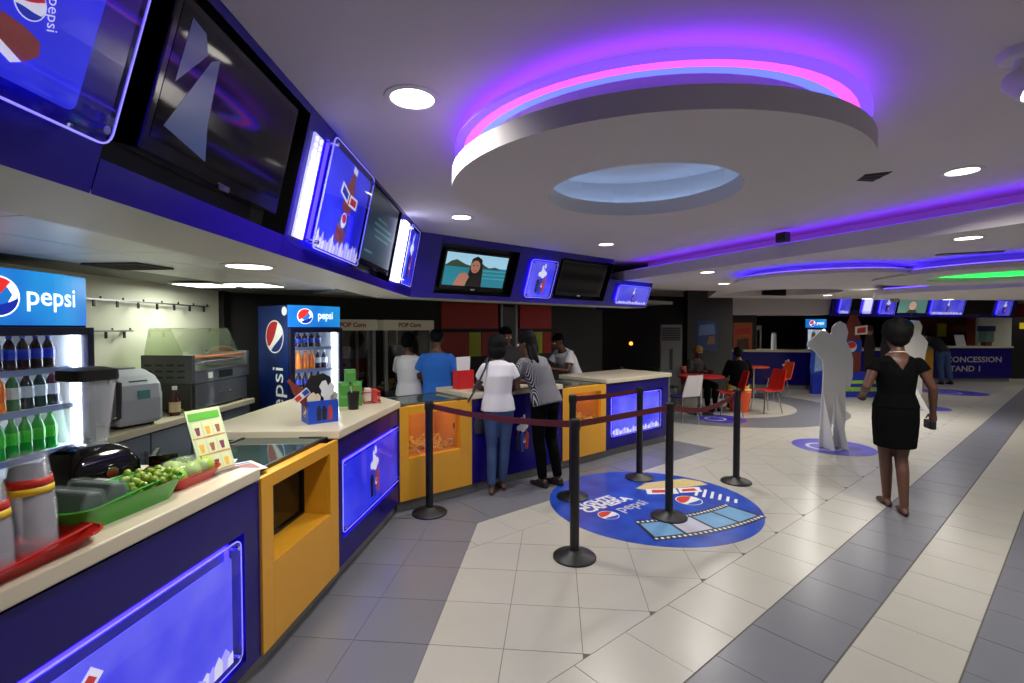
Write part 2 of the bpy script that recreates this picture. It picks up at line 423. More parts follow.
# low wall on top of the slab that stops the light and carries the slab
dS = Vector((1.6, -3.56)).normalized(); nS = Vector((3.56, 1.6)).normalized()
def slabwall(p, off, ln, z0, z1, parent, name='hanger_collar'):
    a = Vector(p) + nS * off; c = a + dS * ln; e = nS * .03
    MB().prism([tuple(a), tuple(c), tuple(c + e), tuple(a + e)], idf, z0, z1).obj(name, paint, parent)
slabwall((1.57, 6.58), .34, 8.0, 2.43, CEIL, s1)
S2 = [(5.46, 7.28), (8.2, 1.5), (13, 5.0), (11.5, 8.2), (9.0, 8.75), (6.4, 8.6)]
s2 = slab('ceiling_step', S2, [], 2.15, 2.23, 'second lower ceiling step with violet lit edge near the far counter')
edge_led((5.56, 7.24), (8.25, 1.62), 2.23, led_vio, s2)
slabwall((5.46, 7.28), .35, 5.0, 2.23, 2.30, s2)
d2 = hanging_disc('ceiling_disc', (3.55, 5.6), .9, 0, 2.19, 2.235, 2.30, 'small hanging ceiling disc with a violet glow in the middle distance', [(.83, led_vio)])
d3 = hanging_disc('ceiling_disc', (5.0, 4.9), 1.1, .62, 2.17, 2.22, 2.30, 'hanging ceiling ring with green light in its centre', [(1.02, led_vio)], led_green)

# kitchen ceiling: lower soffit strip under the fascia and panel ceiling behind it
def o_line(P, D, o): k = (o - Vector(P).dot(oB.xy)) / Vector(D).dot(oB.xy); return Vector(P) + Vector(D) * k
bA = o_line((-.92, -.5), (-.07, 5.03), -4.25); tA = o_line((-.777, -.38), (-.07, 5.03), -4.04)
bE = PB(6.12, -4.25).xy; tE = PB(6.12, -4.04).xy
sA0 = (-1.28, -.5); sA1 = o_line((-1.28, -.5), (-.07, 5.03), -4.6)
sE = PB(6.12, -4.6).xy
sof = MB().prism([(-.92, -.5), tuple(bA), tuple(sA1), sA0], idf, 1.95, 1.99)
sof.prism([tuple(bA), tuple(bE), tuple(sE), tuple(sA1)], idf, 1.95, 1.99)
sof = tag(sof.obj('trim_1', mat('soffit_paint', (206, 204, 196), .55), fix=False), 'off-white soffit strip under the blue fascia', 'soffit', kind='structure')
kc = MB().prism([(-3.2, -2.4), (-1.22, -2.4), tuple(sA1), tuple(PB(7.4, -4.6).xy), tuple(PB(7.4, -6.35).xy), tuple(PB(-1.0, -6.35).xy), (-4.3, 5.4), (-3.2, 5.4)], idf, 2.05, 2.10)
kc = tag(kc.obj('ceiling_kitchen', mat('kitchen_ceiling_grid', (120, 120, 116), .6)), 'panelled ceiling over the serving area', 'ceiling', kind='structure')
kpan = mat('kitchen_ceiling_panel', (214, 212, 204), .32, var=.05, vscale=5)
shp = None
for i in range(9):
    for j in range(3):
        p = Vector((-3.12, -1.4, 0)) + dA * (i * .8 + .4) + qA * (j * .6 + .42)
        if p.y > 5.2 or p.x > -1.56: continue
        if shp is None: o = MB().box(-.296, .296, -.396, .396, 2.038, 2.05).obj('ceiling_panel', kpan, kc); shp = o.data
        else: o = bpy.data.objects.new('ceiling_panel', shp); COL.objects.link(o); o.parent = kc
        o.location = (p.x, p.y, 0); o.rotation_euler = (0, 0, -TA)
for i in range(7):
    o = bpy.data.objects.new('ceiling_panel', shp); COL.objects.link(o); o.parent = kc
    p = PB(2.2 + i * .8, -5.4); o.location = (p.x, p.y, 0); o.rotation_euler = (0, 0, -TB)

# ---------------------------------------------------------------- slanted blue fascia
class Patch:
    def __init__(s, b0, b1, t0, t1, x0, x1):
        s.q = [Vector((*p, z)) for p, z in ((b0, FB), (b1, FB), (t0, CEIL), (t1, CEIL))]; s.x0, s.x1 = x0, x1
        s.n = ((s.q[1] - s.q[0]).cross(s.q[2] - s.q[0])).normalized()
    def __call__(s, x, z, n=0):
        a = (x - s.x0) / (s.x1 - s.x0); w_ = (z - FB) / (CEIL - FB)
        lo = s.q[0].lerp(s.q[1], a); hi = s.q[2].lerp(s.q[3], a)
        return lo.lerp(hi, w_) + s.n * n
FA = Patch((-.92, -.5), bA, (-.777, -.38), tA, -.5, bA.y)
tc_ = bA.x * dB.x + bA.y * dB.y
FBp = Patch(bA, bE, tA, tE, tc_, 6.12)
if FA.n.x < 0: FA.n = -FA.n
if FBp.n.dot(oB) < 0: FBp.n = -FBp.n
def pbox(b, F, x0, x1, z0, z1, n0, n1, m=0):
    return b.prism([(x0, z0), (x1, z0), (x1, z1), (x0, z1)], lambda x, z, k: F(x, z, k), n0, n1, m)
def fascia(name, F, segs, label, zt=CEIL):
    root = thing(name, label, 'fascia', kind='structure')
    for x0, x1, rec, z1 in segs:
        if rec is None:
            pbox(MB(), F, x0 + .0015, x1 - .0015, FB, z1, -.03, 0).obj('panel', bluef, root, fix=True)
        else:
            za, zb = rec
            pbox(MB(), F, x0 + .0015, x1 - .0015, FB, za, -.03, 0).obj('panel', bluef, root, fix=True)
            pbox(MB(), F, x0 + .0015, x1 - .0015, zb, z1, -.03, 0).obj('panel', bluef, root, fix=True)
            b = MB(); D = -.10
            pbox(b, F, x0, x1, za, zb, D - .02, D); pbox(b, F, x0 - .01, x0, za, zb, D, -.001); pbox(b, F, x1, x1 + .01, za, zb, D, -.001)
            pbox(b, F, x0, x1, za - .01, za, D, -.001); pbox(b, F, x0, x1, zb, zb + .01, D, -.001)
            b.obj('recess_box', black, root, fix=True)
    return root
fascia('wall_fascia_left', FA, [(-.5, 1.09, None, CEIL), (1.09, 2.0, (2.03, 2.52), CEIL), (2.0, 2.9, None, CEIL), (2.9, 3.82, (2.01, 2.53), CEIL), (3.82, bA.y, None, CEIL)],
       'slanted glossy blue fascia above the first counter')
fascia('wall_fascia_rear', FBp, [(tc_, 2.5, None, CEIL), (2.5, 3.5, (2.0, 2.48), CEIL), (3.5, 4.15, None, CEIL), (4.15, 5.12, (2.01, 2.49), CEIL), (5.12, 6.12, None, 2.30)],
       'slanted glossy blue fascia above the second counter')
# blue return at the fascia's free end
MB().prism([tuple(bE), tuple(PB(6.12, -5.2).xy), tuple(PB(6.13, -5.2).xy), tuple(PB(6.13, -4.25).xy)], idf, FB, 2.30).obj('panel', bluef, bpy.data.objects['wall_fascia_rear'], fix=True)

# ---------------------------------------------------------------- ceiling downlights
lampm = mat('lamp_diffuser', (255, 252, 240), .5, emit=7, ergb=(255, 247, 232))
ringm = mat('lamp_trim', (210, 205, 205), .4)
def downlight(x, y, z, label, power=14, r=.075, group=None, col=(1, .955, .89), spread=150):
    t = thing('downlight', label, 'ceiling light', (x, y, z), group=group)
    MB().lathe([(r, -.006), (r + .022, -.004), (r + .024, 0), (r, 0)], 32, closed=True).obj('trim_ring', ringm, t, smooth=True)
    MB().lathe([(0, -.004), (r, -.004), (r, 0), (0, 0)], 32).obj('diffuser', lampm, t)
    ld = bpy.data.lights.new('downlight_lamp', 'AREA'); ld.shape = 'DISK'; ld.size = 2 * r; ld.energy = power * LAMP_W; ld.color = col; ld.spread = math.radians(spread)
    lo = bpy.data.objects.new('lamp', ld); COL.objects.link(lo); lo.parent = t; lo.location = (0, 0, -.012)
    return t
downlight(-.39, 1.92, CEIL, 'large bright ceiling downlight nearest the viewer beside the television fascia', r=.085)
downlight(-.41, 3.95, CEIL, 'ceiling downlight near the inner corner of the blue fascia')
downlight(1.01, 5.22, CEIL, 'ceiling downlight before the second fascia behind the big ceiling ring')
downlight(2.58, 2.80, CEIL, 'ceiling downlight on the right between ring and violet edge')
downlight(3.28, 3.50, 2.30, 'downlight in the dropped ceiling just past the violet edge at right')
downlight(2.27, 5.64, 2.30, 'downlight in the dropped ceiling near the end of the fascia')
downlight(3.10, 7.10, 2.30, 'second downlight in the dropped ceiling above the seating corner', power=11)
downlight(4.65, 7.43, 2.30, 'downlight right of the dark round recess', power=20)
downlight(6.25, 9.6, 2.30, 'small far downlight above the blue standee', power=34, spread=178)
downlight(6.0, 8.2, 2.15, 'small far downlight above the white cut-out figure', power=18)
downlight(7.6, 8.45, 2.15, 'small far downlight right above the far televisions', power=22)
# further lamps of the same lobby outside the picture
for x, y, z in ((.4, -.8, CEIL), (2.6, -.3, CEIL), (4.6, 1.0, 2.30), (7.0, 3.4, 2.30), (8.6, 5.2, 2.15), (10.5, 12.0, CEIL), (14.5, 12.5, CEIL), (17.5, 14.8, CEIL)):
    downlight(x, y, z, 'round ceiling downlight of the lobby outside the picture', group='lobby downlights out of view')
# kitchen lamps
downlight(-1.27, 2.35, 1.95, 'wide ceiling lamp in the soffit over the first counter', r=.10, power=7)
pm = mat('panel_lamp', (255, 255, 245), .5, emit=4)
for x, lab in ((-2.72, 'square ceiling panel lamp over the back counter at left'), (-2.28, 'square ceiling panel lamp over the back counter nearer the fridge')):
    t = thing('panel_lamp', lab, 'ceiling light', (x, 4.3, 2.038), -TA)
    part('frame', white, t, (-.19, .19, -.19, .19, -.012, 0)); part('diffuser', pm, t, (-.17, .17, -.17, .17, -.016, -.011))
    ld = bpy.data.lights.new('panel_light', 'AREA'); ld.size = .34; ld.energy = 7 * LAMP_W; ld.color = (.93, 1, .85)
    lo = bpy.data.objects.new('lamp', ld); COL.objects.link(lo); lo.parent = t; lo.location = (0, 0, -.03)
t = thing('downlight', 'switched-off round ceiling lamp near the smaller fridge', 'ceiling light', (-1.62, 4.75, 2.038))
MB().lathe([(.08, -.012), (.11, -.006), (.11, 0), (.08, 0)], 32, closed=True).obj('trim_ring', chrome, t, smooth=True)
MB().lathe([(0, -.004), (.08, -.004), (.08, 0), (0, 0)], 32).obj('diffuser', white, t)
# kitchen ceiling vent
t = thing('ceiling_vent', 'dark open vent grille in the kitchen ceiling', 'vent', (-2.38, 3.02, 2.038), -TA)
part('opening', mat('vent_dark', (18, 14, 12), .8), t, (-.17, .17, -.13, .13, -.003, 0)); part('frame', mat('vent_rust', (70, 50, 40), .6), t, (-.18, .18, -.14, -.125, -.012, 0), (-.18, .18, .125, .14, -.012, 0), (-.18, -.165, -.125, .125, -.012, 0), (.165, .18, -.125, .125, -.012, 0))
for k in range(5): part('slat', mat('vent_rust', (70, 50, 40), .6), t, (-.16, .16, -.1 + k * .05, -.09 + k * .05, -.010, -.003))
# three-cornered hole in the lobby ceiling
t = thing('ceiling_vent', 'dark three-cornered gap with grille beside the big ceiling ring', 'vent', (2.05, 2.90, CEIL), 0); t.scale = (1.35, 1.35, 1)
MB().prism([(-.11, .03), (.10, -.07), (.12, .07)], idf, -.004, 0).obj('opening', mat('vent_dark', (18, 14, 12), .8), t)
MB().prism([(-.02, 0), (.10, -.05), (.10, -.04), (-.02, .01)], idf, -.008, -.004).obj('slat', mat('vent_rust', (70, 50, 40), .6), t)
MB().prism([(-.02, .03), (.11, .01), (.11, .02), (-.02, .04)], idf, -.008, -.004).obj('slat', mat('vent_rust', (70, 50, 40), .6), t)
# slot grille in dropped ceiling, detector, cove box
t = thing('ceiling_vent', 'long slot grille in the dropped ceiling at right', 'vent', (3.95, 4.2, 2.30), math.radians(-25))
part('backing', mat('vent_dark', (18, 14, 12), .8), t, (-.22, .22, -.04, .04, -.004, 0))
for k in range(3): part('slat', steel, t, (-.22, .22, -.03 + k * .025, -.022 + k * .025, -.012, -.004))
t = thing('cove_speaker', 'small dark box sitting in the violet light cove', 'speaker', (2.46, 4.42, 2.43), math.radians(-65))
part('housing', mat('box_brown', (58, 48, 50), .6), t, (-.05, .05, -.035, .035, 0, .085), bev=.005); part('grille', black, t, (-.035, .035, -.04, -.035, .015, .07))
t = thing('smoke_detector', 'small round smoke detector under the far ceiling step', 'detector', (6.55, 8.3, 2.15))
MB().lathe([(0, -.06), (.035, -.06), (.06, -.03), (.07, 0)], 20).obj('body', mat('grey_plastic', (120, 120, 120), .5), t, smooth=True); MB().lathe([(0, -.066), (.012, -.066), (.012, -.058), (0, -.058)], 10).obj('sensor', black, t)
# track spotlight top right
t = thing('spotlight', 'adjustable white spotlight on the ceiling at upper right', 'spotlight', (1.66, 1.60, CEIL)); t.scale = (1.15, 1.15, 1.15)
MB().lathe([(0, -.022), (.048, -.022), (.055, -.012), (.055, 0)], 24).obj('base', white, t, smooth=True)
MB().tube([(0, 0, -.02), (0, .01, -.05)], .014).obj('arm', white, t, smooth=True)
ax = Quaternion((0, 1, 0), math.radians(-18)) @ Quaternion((1, 0, 0), math.radians(-42))
MB().lathe([(.018, .045), (.034, .03), (.04, -.04), (.036, -.04), (.03, .02), (0, .02)], 24, (.012, .01, -.085), ax=ax).obj('head', white, t, smooth=True)
MB().lathe([(0, -.034), (.035, -.034), (.035, -.03), (0, -.03)], 24, (.012, .01, -.085), ax=ax).obj('bulb', lampm, t)
ld = bpy.data.lights.new('spotlight_lamp', 'SPOT'); ld.energy = 20 * LAMP_W; ld.spot_size = math.radians(70); ld.shadow_soft_size = .03
lo = bpy.data.objects.new('lamp', ld); COL.objects.link(lo); lo.parent = t; lo.location = Vector((.012, .01, -.085)) + ax @ Vector((0, 0, -.05)); lo.rotation_euler = ax.to_euler()
# ================================================================ SIGNS AND SCREENS
skyp = print_mat('backlit_blue_print', (22, 20, 190), (60, 70, 250), .75, 3.0)
skyp2 = print_mat('backlit_light_print', (60, 60, 235), (120, 120, 255), .72, 3.0)
def shape(pts, fn, m, parent, name, n): 
    return MB().poly([fn(x, z, n) for x, z in pts], 0).obj(name, m, parent)
def bottle_print(par, P, kind):
    """printed bottle with cardboard glasses; P(u, v, n) with u across 0..1, v up 0..1"""
    L = lambda pts, m, nm, n: shape(pts, P, m, par, nm, n)
    cx, cz = kind.get('c', (.5, .55)); sx, sz = kind.get('s', (.22, .36)); a = math.radians(kind.get('rot', 0)); asp = kind.get('asp', 1)
    def T(pts): return [(cx + (x * math.cos(a) - y * math.sin(a)) * sx, cz + (x * math.sin(a) + y * math.cos(a)) * sz) for x, y in pts]
    L(T([(-.32, -1), (.32, -1), (.36, -.5), (.3, -.15), (.36, .15), (.3, .45), (.13, .75), (.13, .88), (-.13, .88), (-.13, .75), (-.3, .45), (-.36, .15), (-.3, -.15), (-.36, -.5)]), pr_cola, 'bottle_print', .0010)
    L(T([(-.16, .86), (.16, .86), (.16, 1.02), (-.16, 1.02)]), pr_white, 'cap_print', .0014)
    L(T([(-.36, -.62), (.36, -.62), (.34, -.2), (-.34, -.2)]), pr_blue, 'label_print', .0014)
    L(T(circ(0, -.41, .2, 16, .2)), pr_white, 'emblem_print', .0018); L(T(circ(0, -.36, .16, 16, .12)), pr_red, 'emblem_print', .0022)
    for s_, m in ((-1, pr_blue), (1, pr_red)):
        L(T([(s_ * .04, .02), (s_ * .68, .1), (s_ * .66, .4), (s_ * .04, .32)][::s_]), pr_white, 'glasses_print', .0018)
        L(T([(s_ * .12, .09), (s_ * .58, .15), (s_ * .56, .33), (s_ * .12, .27)][::s_]), m, 'lens_print', .0022)
def ice_print(par, P, u0, u1, h, seed):
    rnd = random.Random(seed); u = u0; k = 0
    while u < u1:
        w_ = rnd.uniform(.03, .055); hh = h * rnd.uniform(.45, 1)
        pts = [(u, .0), (u + w_ * 1.2, 0), (u + w_ * 1.25, hh * .6), (u + w_ * .7, hh), (u + w_ * .1, hh * .7)]
        shape([(min(max(x, 0), 1), y) for x, y in pts], P, pr_ice if k % 2 else pr_white, par, 'ice_print', .0008 + .0003 * (k % 3)); u += w_ * .85; k += 1
def figures_print(par, P, cx=.5, s=1.0):
    L = lambda pts, m, nm, n: shape([(cx + (x - .5) * s, .5 + (z - .5) * 1) for x, z in pts], P, m, par, nm, n)
    for dx, z0, z1, m in ((-.13, .12, .6, pr_dark), (0, .08, .66, pr_blue), (.13, .12, .58, pr_cola)):
        L([(.5 + dx - .05, z0), (.5 + dx + .05, z0), (.5 + dx + .07, z1 - .14), (.5 + dx + .02, z1 - .08), (.5 + dx - .02, z1 - .08), (.5 + dx - .07, z1 - .14)], m, 'figure_print', .0010)
        L(circ(.5 + dx, z1 - .04, .028, 12, .05), pr_cola, 'head_print', .0014)
    for k, (dx, dz) in enumerate(((-.1, .66), (0, .74), (.1, .68), (.02, .62), (-.04, .84), (.05, .9))): L(circ(.5 + dx, dz, .085 if k < 4 else .04, 10, .075), pr_white, 'popcorn_print', .0012 + .0002 * k)
    L([(.62, .15), (.68, .15), (.7, .5), (.64, .55)], pr_red, 'cup_print', .0016); L(circ(.56, .34, .04, 12, .06), pr_white, 'emblem_print', .002); L(circ(.56, .355, .032, 12, .035), pr_red, 'emblem_print', .0024)
def sign(name, label, F, x0, x1, z0, z1, design, led=('l',), lift=.045, group=None, sheet=None, ice=True, bright=None, rr=.03, mi=.06, inn=.022):
    t = thing(name, label, 'illuminated sign', group=group)
    G = lambda x, z, n: F(x, z, lift + n)
    W, Hh = x1 - x0, z1 - z0; i = mi * min(W, Hh)
    MB().prism(rrect(x0, x1, z0, z1, rr), lambda x, z, k: F(x, z, k), lift, lift + .006).obj('acrylic_panel', acry, t, fix=True)
    MB().prism(rrect(x0 + i, x1 - i, z0 + i * .4, z1 - i, rr * .6), lambda x, z, k: F(x, z, k), lift - .006, lift - .003).obj('printed_sheet', sheet or skyp, t, fix=True)
    e = .004; b = MB()
    o_, in_ = rrect(x0, x1, z0, z1, rr), rrect(x0 + e, x1 - e, z0 + e, z1 - e, rr - e)
    for k in range(len(o_)):
        j = (k + 1) % len(o_); b.poly([F(*o_[k], lift + .0065), F(*o_[j], lift + .0065), F(*in_[j], lift + .0065), F(*in_[k], lift + .0065)])
        b.poly([F(*o_[k], lift), F(*o_[j], lift), F(*o_[j], lift + .0065), F(*o_[k], lift + .0065)])
    b.obj('lit_edge', edgem, t)
    for bx, bz in ((x0 + .03, z0 + .03), (x1 - .03, z0 + .03), (x0 + .03, z1 - .03), (x1 - .03, z1 - .03)):
        MB().prism(circ(bx, bz, .009, 14), lambda x, z, k: F(x, z, k), 0, lift + .016).obj('standoff_bolt', chrome, t, fix=True)
    for sd in led:
        q = {'l': (x0 + inn, x0 + inn + .016, z0 + inn, z1 - inn), 'r': (x1 - inn - .016, x1 - inn, z0 + inn, z1 - inn), 't': (x0 + inn, x1 - inn, z1 - inn - .016, z1 - inn), 'b': (x0 + inn, x1 - inn, z0 + inn, z0 + inn + .016)}[sd]
        MB().prism([(q[0], q[2]), (q[1], q[2]), (q[1], q[3]), (q[0], q[3])], lambda x, z, k: F(x, z, k), .006, .016).obj('led_strip', bright or ledb, t, fix=True)
    P = lambda u, v, n: F(x0 + i + u * (W - 2 * i), z0 + i * .4 + v * (Hh - i * 1.4), lift - .0028 + n)
    if isinstance(design, dict): bottle_print(t, P, design)
    elif design == 'figures': figures_print(t, P, s=Hh / W if W > Hh else 1)
    elif design == 'figures_wide': figures_print(t, P, s=.55 * Hh / W)
    if ice: ice_print(t, P, .0 if not isinstance(design, dict) or not design.get('ice0') else design['ice0'], .97, .2 if W > Hh else .24, len(label))
    return t, P
# fascia signs
t, P = sign('fascia_sign', 'large acrylic fascia sign at upper left corner with emblem and cola bottle', FA, .02, 1.05, 2.05, 2.50, None, led=('b', 'r'), ice=False, mi=.2, inn=.09)
WW, HH = .85, .32
lg = lambda x, y, l: P(.845 + x / WW, .42 + y / HH, .001 + l * .0006)
logo_mesh(MB(), lg, 0, 0, .029).obj('emblem_print', [pr_white, pr_red, pr_blue], t)
text_mesh('pepsi', .03, lambda x, y: P(.893 + (x * .2 + y * .95) / WW, .43 + (-x * .9 + y * .4) / HH, .0012)).obj('lettering', pr_white, t)
shape([(.80, .16), (.865, .12), (.89, .19), (.885, .26), (.85, .29), (.80, .30)], P, pr_cola, t, 'bottle_print', .0012); shape([(.80, .13), (.84, .085), (.86, .115), (.81, .17)], P, pr_white, t, 'cap_print', .0016)
t2, P2 = sign('fascia_sign', 'blue fascia sign with cola bottle wearing 3D glasses between two televisions', FA, 2.17, 2.84, 2.02, 2.51, dict(c=(.50, .56), s=(.32, .42), rot=-8), led=('l', 'r', 'b'), bright=ledb)
ledpanel = mat('led_board', (230, 230, 255), .5, emit=.9, ergb=(170, 170, 255))
pbox(MB(), FA, 2.055, 2.15, 2.04, 2.47, .002, .012).obj('led_board', ledpanel, t2, fix=True)
b = MB()
for k in range(16):
    for j in range(2): b.prism(circ(2.08 + j * .045, 2.06 + k * .0262, .008, 8), lambda x, z, n: FA(x, z, n), .012, .016)
b.obj('led_dots', mat('led_dot', (235, 235, 255), .5, emit=3, ergb=(225, 225, 255)), t2)['kind'] = 'stuff'
t3, P3 = sign('fascia_sign', 'narrow fascia sign with bright white light board at the fascia corner', FA, 4.02, 4.42, 2.03, 2.50, 'figures', led=('r',), ice=False)
pbox(MB(), FA, 3.88, 4.03, 2.03, 2.49, .004, .03).obj('led_board', ledw, t3, fix=True)
sign('fascia_sign', 'upright fascia sign with popcorn characters right of the beach television', FBp, 3.66, 4.07, 2.02, 2.44, 'figures', led=('l', 't', 'b', 'r'), ice=False, sheet=skyp2)
sign('fascia_sign', 'wide fascia sign with ice cubes at the free end of the fascia', FBp, 5.32, 6.03, 2.0, 2.25, 'figures_wide', led=('l', 't', 'b', 'r'), sheet=skyp2)
# televisions
scr_off = mat('screen_off', (7, 7, 9), .07, spec=.3); bez = mat('tv_bezel', (9, 9, 10), .12)
def tv(label, F, x0, x1, z0, z1, n0=-.09, n1=-.02, mats=None, drop=.03):
    t = thing('television', label, 'television')
    MB().prism([(x0, z0), (x1, z0), (x1, z1), (x0, z1)], lambda x, z, k: F(x, z, k), n0, n1).obj('bezel', bez, t, bev=.004, fix=True)
    e = .022
    MB().prism([(x0 + e, z0 + e + drop * .5), (x1 - e, z0 + e + drop * .5), (x1 - e, z1 - e), (x0 + e, z1 - e)], lambda x, z, k: F(x, z, k), n1, n1 + .0012).obj('screen', mats or scr_off, t, fix=True)
    MB().prism(rrect((x0 + x1) / 2 - .03, (x0 + x1) / 2 + .03, z0 - .006, z0 + .012, .006, 2), lambda x, z, k: F(x, z, k), n1 - .01, n1 + .003).obj('badge', chrome, t, fix=True)
    MB().prism(rrect((x0 + x1) / 2 - .08, (x0 + x1) / 2 + .08, (z0 + z1) / 2 - .06, (z0 + z1) / 2 + .06, .01, 2), lambda x, z, k: F(x, z, k), n0 - .01, n0).obj('wall_bracket', black, t, fix=True)
    P = lambda u, v, n=0: F(x0 + e + u * (x1 - x0 - 2 * e), z0 + e + drop * .5 + v * (z1 - z0 - 2 * e - drop * .5), n1 + .0016 + n)
    return t, P
t, P = tv('large tilted television nearest the viewer showing a mostly dark picture', FA, 1.185, 1.90, 2.09, 2.49, n1=.0)
pic = lambda nm, c, e=.6: mat('screen_' + nm, c, .3, emit=e)
shape([(.05, .12), (.33, .03), (.29, .30), (.28, .55), (.27, .84), (.22, .78)], P, pic('curtain', (48, 66, 104), .3), t, 'picture', 0)
shape([(.05, .45), (.19, .80), (.15, .93), (.06, .95)], P, pic('curtain2', (40, 54, 110), .3), t, 'picture', .0004)
t, P = tv('tilted television with dim green text screen next to fascia corner', FA, 2.99, 3.74, 2.05, 2.52, n1=0, mats=pic('green', (20, 44, 36), .35))
for k, (a, b_) in enumerate(((.3, .62), (.22, .85), (.25, .9), (.3, .8))): shape([(a, .66 - k * .09), (b_, .66 - k * .09), (b_, .69 - k * .09), (a, .69 - k * .09)], P, pic('textline', (70, 120, 100), .5), t, 'text_line', .0005)
shape([(.05, .12), (.3, .12), (.3, .15), (.05, .15)], P, pic('textline', (70, 120, 100), .5), t, 'text_line', .0005)
t, P = tv('television on the rear fascia showing a long-haired person before the sea', FBp, 2.57, 3.40, 2.045, 2.425, n1=-.03, mats=pic('sea', (38, 122, 138), .75))
shape([(0, .62), (1, .62), (1, 1), (0, 1)], P, pic('skyblue', (150, 196, 214), .85), t, 'picture', 0)
shape([(.0, .60), (.08, .74), (.16, .80), (.3, .68), (.44, .62), (.44, .58), (0, .58)], P, pic('hill', (52, 74, 50), .6), t, 'picture', .0004)
shape([(.5, .6), (.55, .76), (.62, .68), (.7, .61), (.8, .66), (.88, .61), (.88, .58), (.5, .58)], P, pic('hill', (52, 74, 50), .6), t, 'picture', .0004)
for z in (.5, .38, .26): shape([(.55, z), (1, z + .01), (1, z + .04), (.55, z + .03)], P, pic('wave', (70, 160, 170), .7), t, 'picture', .0003)
shape([(.36, .0), (.62, .0), (.6, .5), (.56, .86), (.48, .95), (.4, .86), (.38, .5)], P, pic('hairdark', (30, 22, 20), .3), t, 'picture', .0006)
shape([(.16, .0), (.34, 0), (.4, .3), (.33, .42), (.24, .38)], P, pic('skin', (176, 120, 96), .6), t, 'picture', .0008)
shape(circ(.47, .62, .075, 18, .2), P, pic('skin', (176, 120, 96), .6), t, 'picture', .001)
shape(circ(.475, .5, .03, 10, .018), P, pic('lips', (150, 70, 66), .6), t, 'picture', .0013)
for dx in (-.03, .03): shape(circ(.47 + dx, .66, .014, 8, .015), P, pic('hairdark', (30, 22, 20), .3), t, 'picture', .0013)
shape([(.4, .0), (.62, 0), (.58, .36), (.5, .4), (.44, .3)], P, pic('top_dark', (38, 30, 36), .3), t, 'picture', .0014)
tv('switched-off television on the rear fascia near its free end', FBp, 4.22, 5.06, 2.05, 2.46, n1=-.03)

# ================================================================ COUNTERS
def unit(name, label, org, rz, W, cat='counter unit'): return thing(name, label, cat, (org[0], org[1], 0), rz)
def wmat(t):
    return Matrix.Translation(t.location) @ Matrix.Rotation(t.rotation_euler.z, 4, 'Z')
def blue_unit(label, org, rz, W, win=None, D=.6, zt=.93):
    t = unit('counter_unit', label, org, rz, W)
    if win:
        x0, x1, z0, z1 = win
        part('front_panel', blue, t, (0.001, x0, 0, .02, .1, zt), (x1, W - .001, 0, .02, .1, zt), (x0, x1, 0, .02, .1, z0), (x0, x1, 0, .02, z1, zt))
        part('recess_box', blue, t, (x0 - .01, x1 + .01, .065, .08, z0 - .01, z1 + .01), (x0 - .01, x0, .02, .065, z0, z1), (x1, x1 + .01, .02, .065, z0, z1), (x0, x1, .02, .065, z0 - .01, z0), (x0, x1, .02, .065, z1, z1 + .01))
    else: part('front_panel', blue, t, (.001, W - .001, 0, .02, .1, zt))
    part('carcass', blue, t, (.002, W - .002, .085, D, .1, zt - .01))
    part('plinth', plinthm, t, (0, W, .05, D, 0, .1))
    part('shadow_rail', black, t, (.001, W - .001, .012, .085, zt, zt + .012))
    return t
def yellow_frame(t, W, x0, x1, z0, z1, D, zt, dep):
    part('left_stile', yel, t, (.0005, x0, -.012, .012, .1, zt), bev=.002); part('right_stile', yel, t, (x1, W - .0005, -.012, .012, .1, zt), bev=.002)
    part('top_rail', yel, t, (x0, x1, -.012, .05, z1, zt), bev=.002); part('bottom_panel', yel, t, (x0, x1, -.012, .012, .1, z0 - .004), bev=.002)
    part('jamb', yel, t, (x0 - .015, x0, .012, dep, z0, z1)); part('jamb', yel, t, (x1, x1 + .015, .012, dep, z0, z1))
    part('sill', yel, t, (x0 - .015, x1 + .015, -.01, dep, z0 - .018, z0 - .002)); part('lintel', yel, t, (x0 - .015, x1 + .015, .05, dep, z1, z1 + .015))
    part('plinth', plinthm, t, (0, W, .05, D, 0, .1))
def y2l(y): return y / math.cos(TA)
def orgA(y): return (PAx(y), y)
# first counter: blue with sign, yellow display, blue with sign
WA1 = y2l(2.25 - .35)
xa = lambda y: y2l(y - .35)
ua = blue_unit('blue counter unit nearest the viewer with large lit sign', orgA(.35), RZA, WA1, (xa(.72), xa(2.14), .15, .735))
def ufn(t, y_=.065):
    M_ = wmat(t); return lambda x, z, n: M_ @ Vector((x, y_ - n, z))
sgA, PsA = sign('counter_sign', 'large lit counter sign with tumbling 3D glasses and ice nearest the viewer', ufn(ua), xa(.745), xa(2.125), .17, .715, dict(c=(.455, .64), s=(.16, .40), rot=38, ice0=.62), led=('t', 'l', 'r', 'b'), lift=.055, sheet=skyp2, rr=.035, mi=.10)
WA2 = y2l(3.05 - 2.25)
t = unit('display_unit', 'yellow counter unit with recessed dark glass window', orgA(2.25), RZA, WA2)
yellow_frame(t, WA2, .095, WA2 - .11, .51, .88, .6, .945, .17)
part('glass_front', mat('dark_glass', (20, 24, 22), .06), t, (.08, WA2 - .09, .17, .18, .5, .89))
part('glass_frame', black, t, (.095, WA2 - .11, .155, .17, .51, .525), (.095, .107, .155, .17, .525, .88), (WA2 - .122, WA2 - .11, .155, .17, .525, .88))
part('carcass', mat('carcass_grey', (90, 90, 88), .5), t, (.005, WA2 - .005, .19, .62, .1, .93))
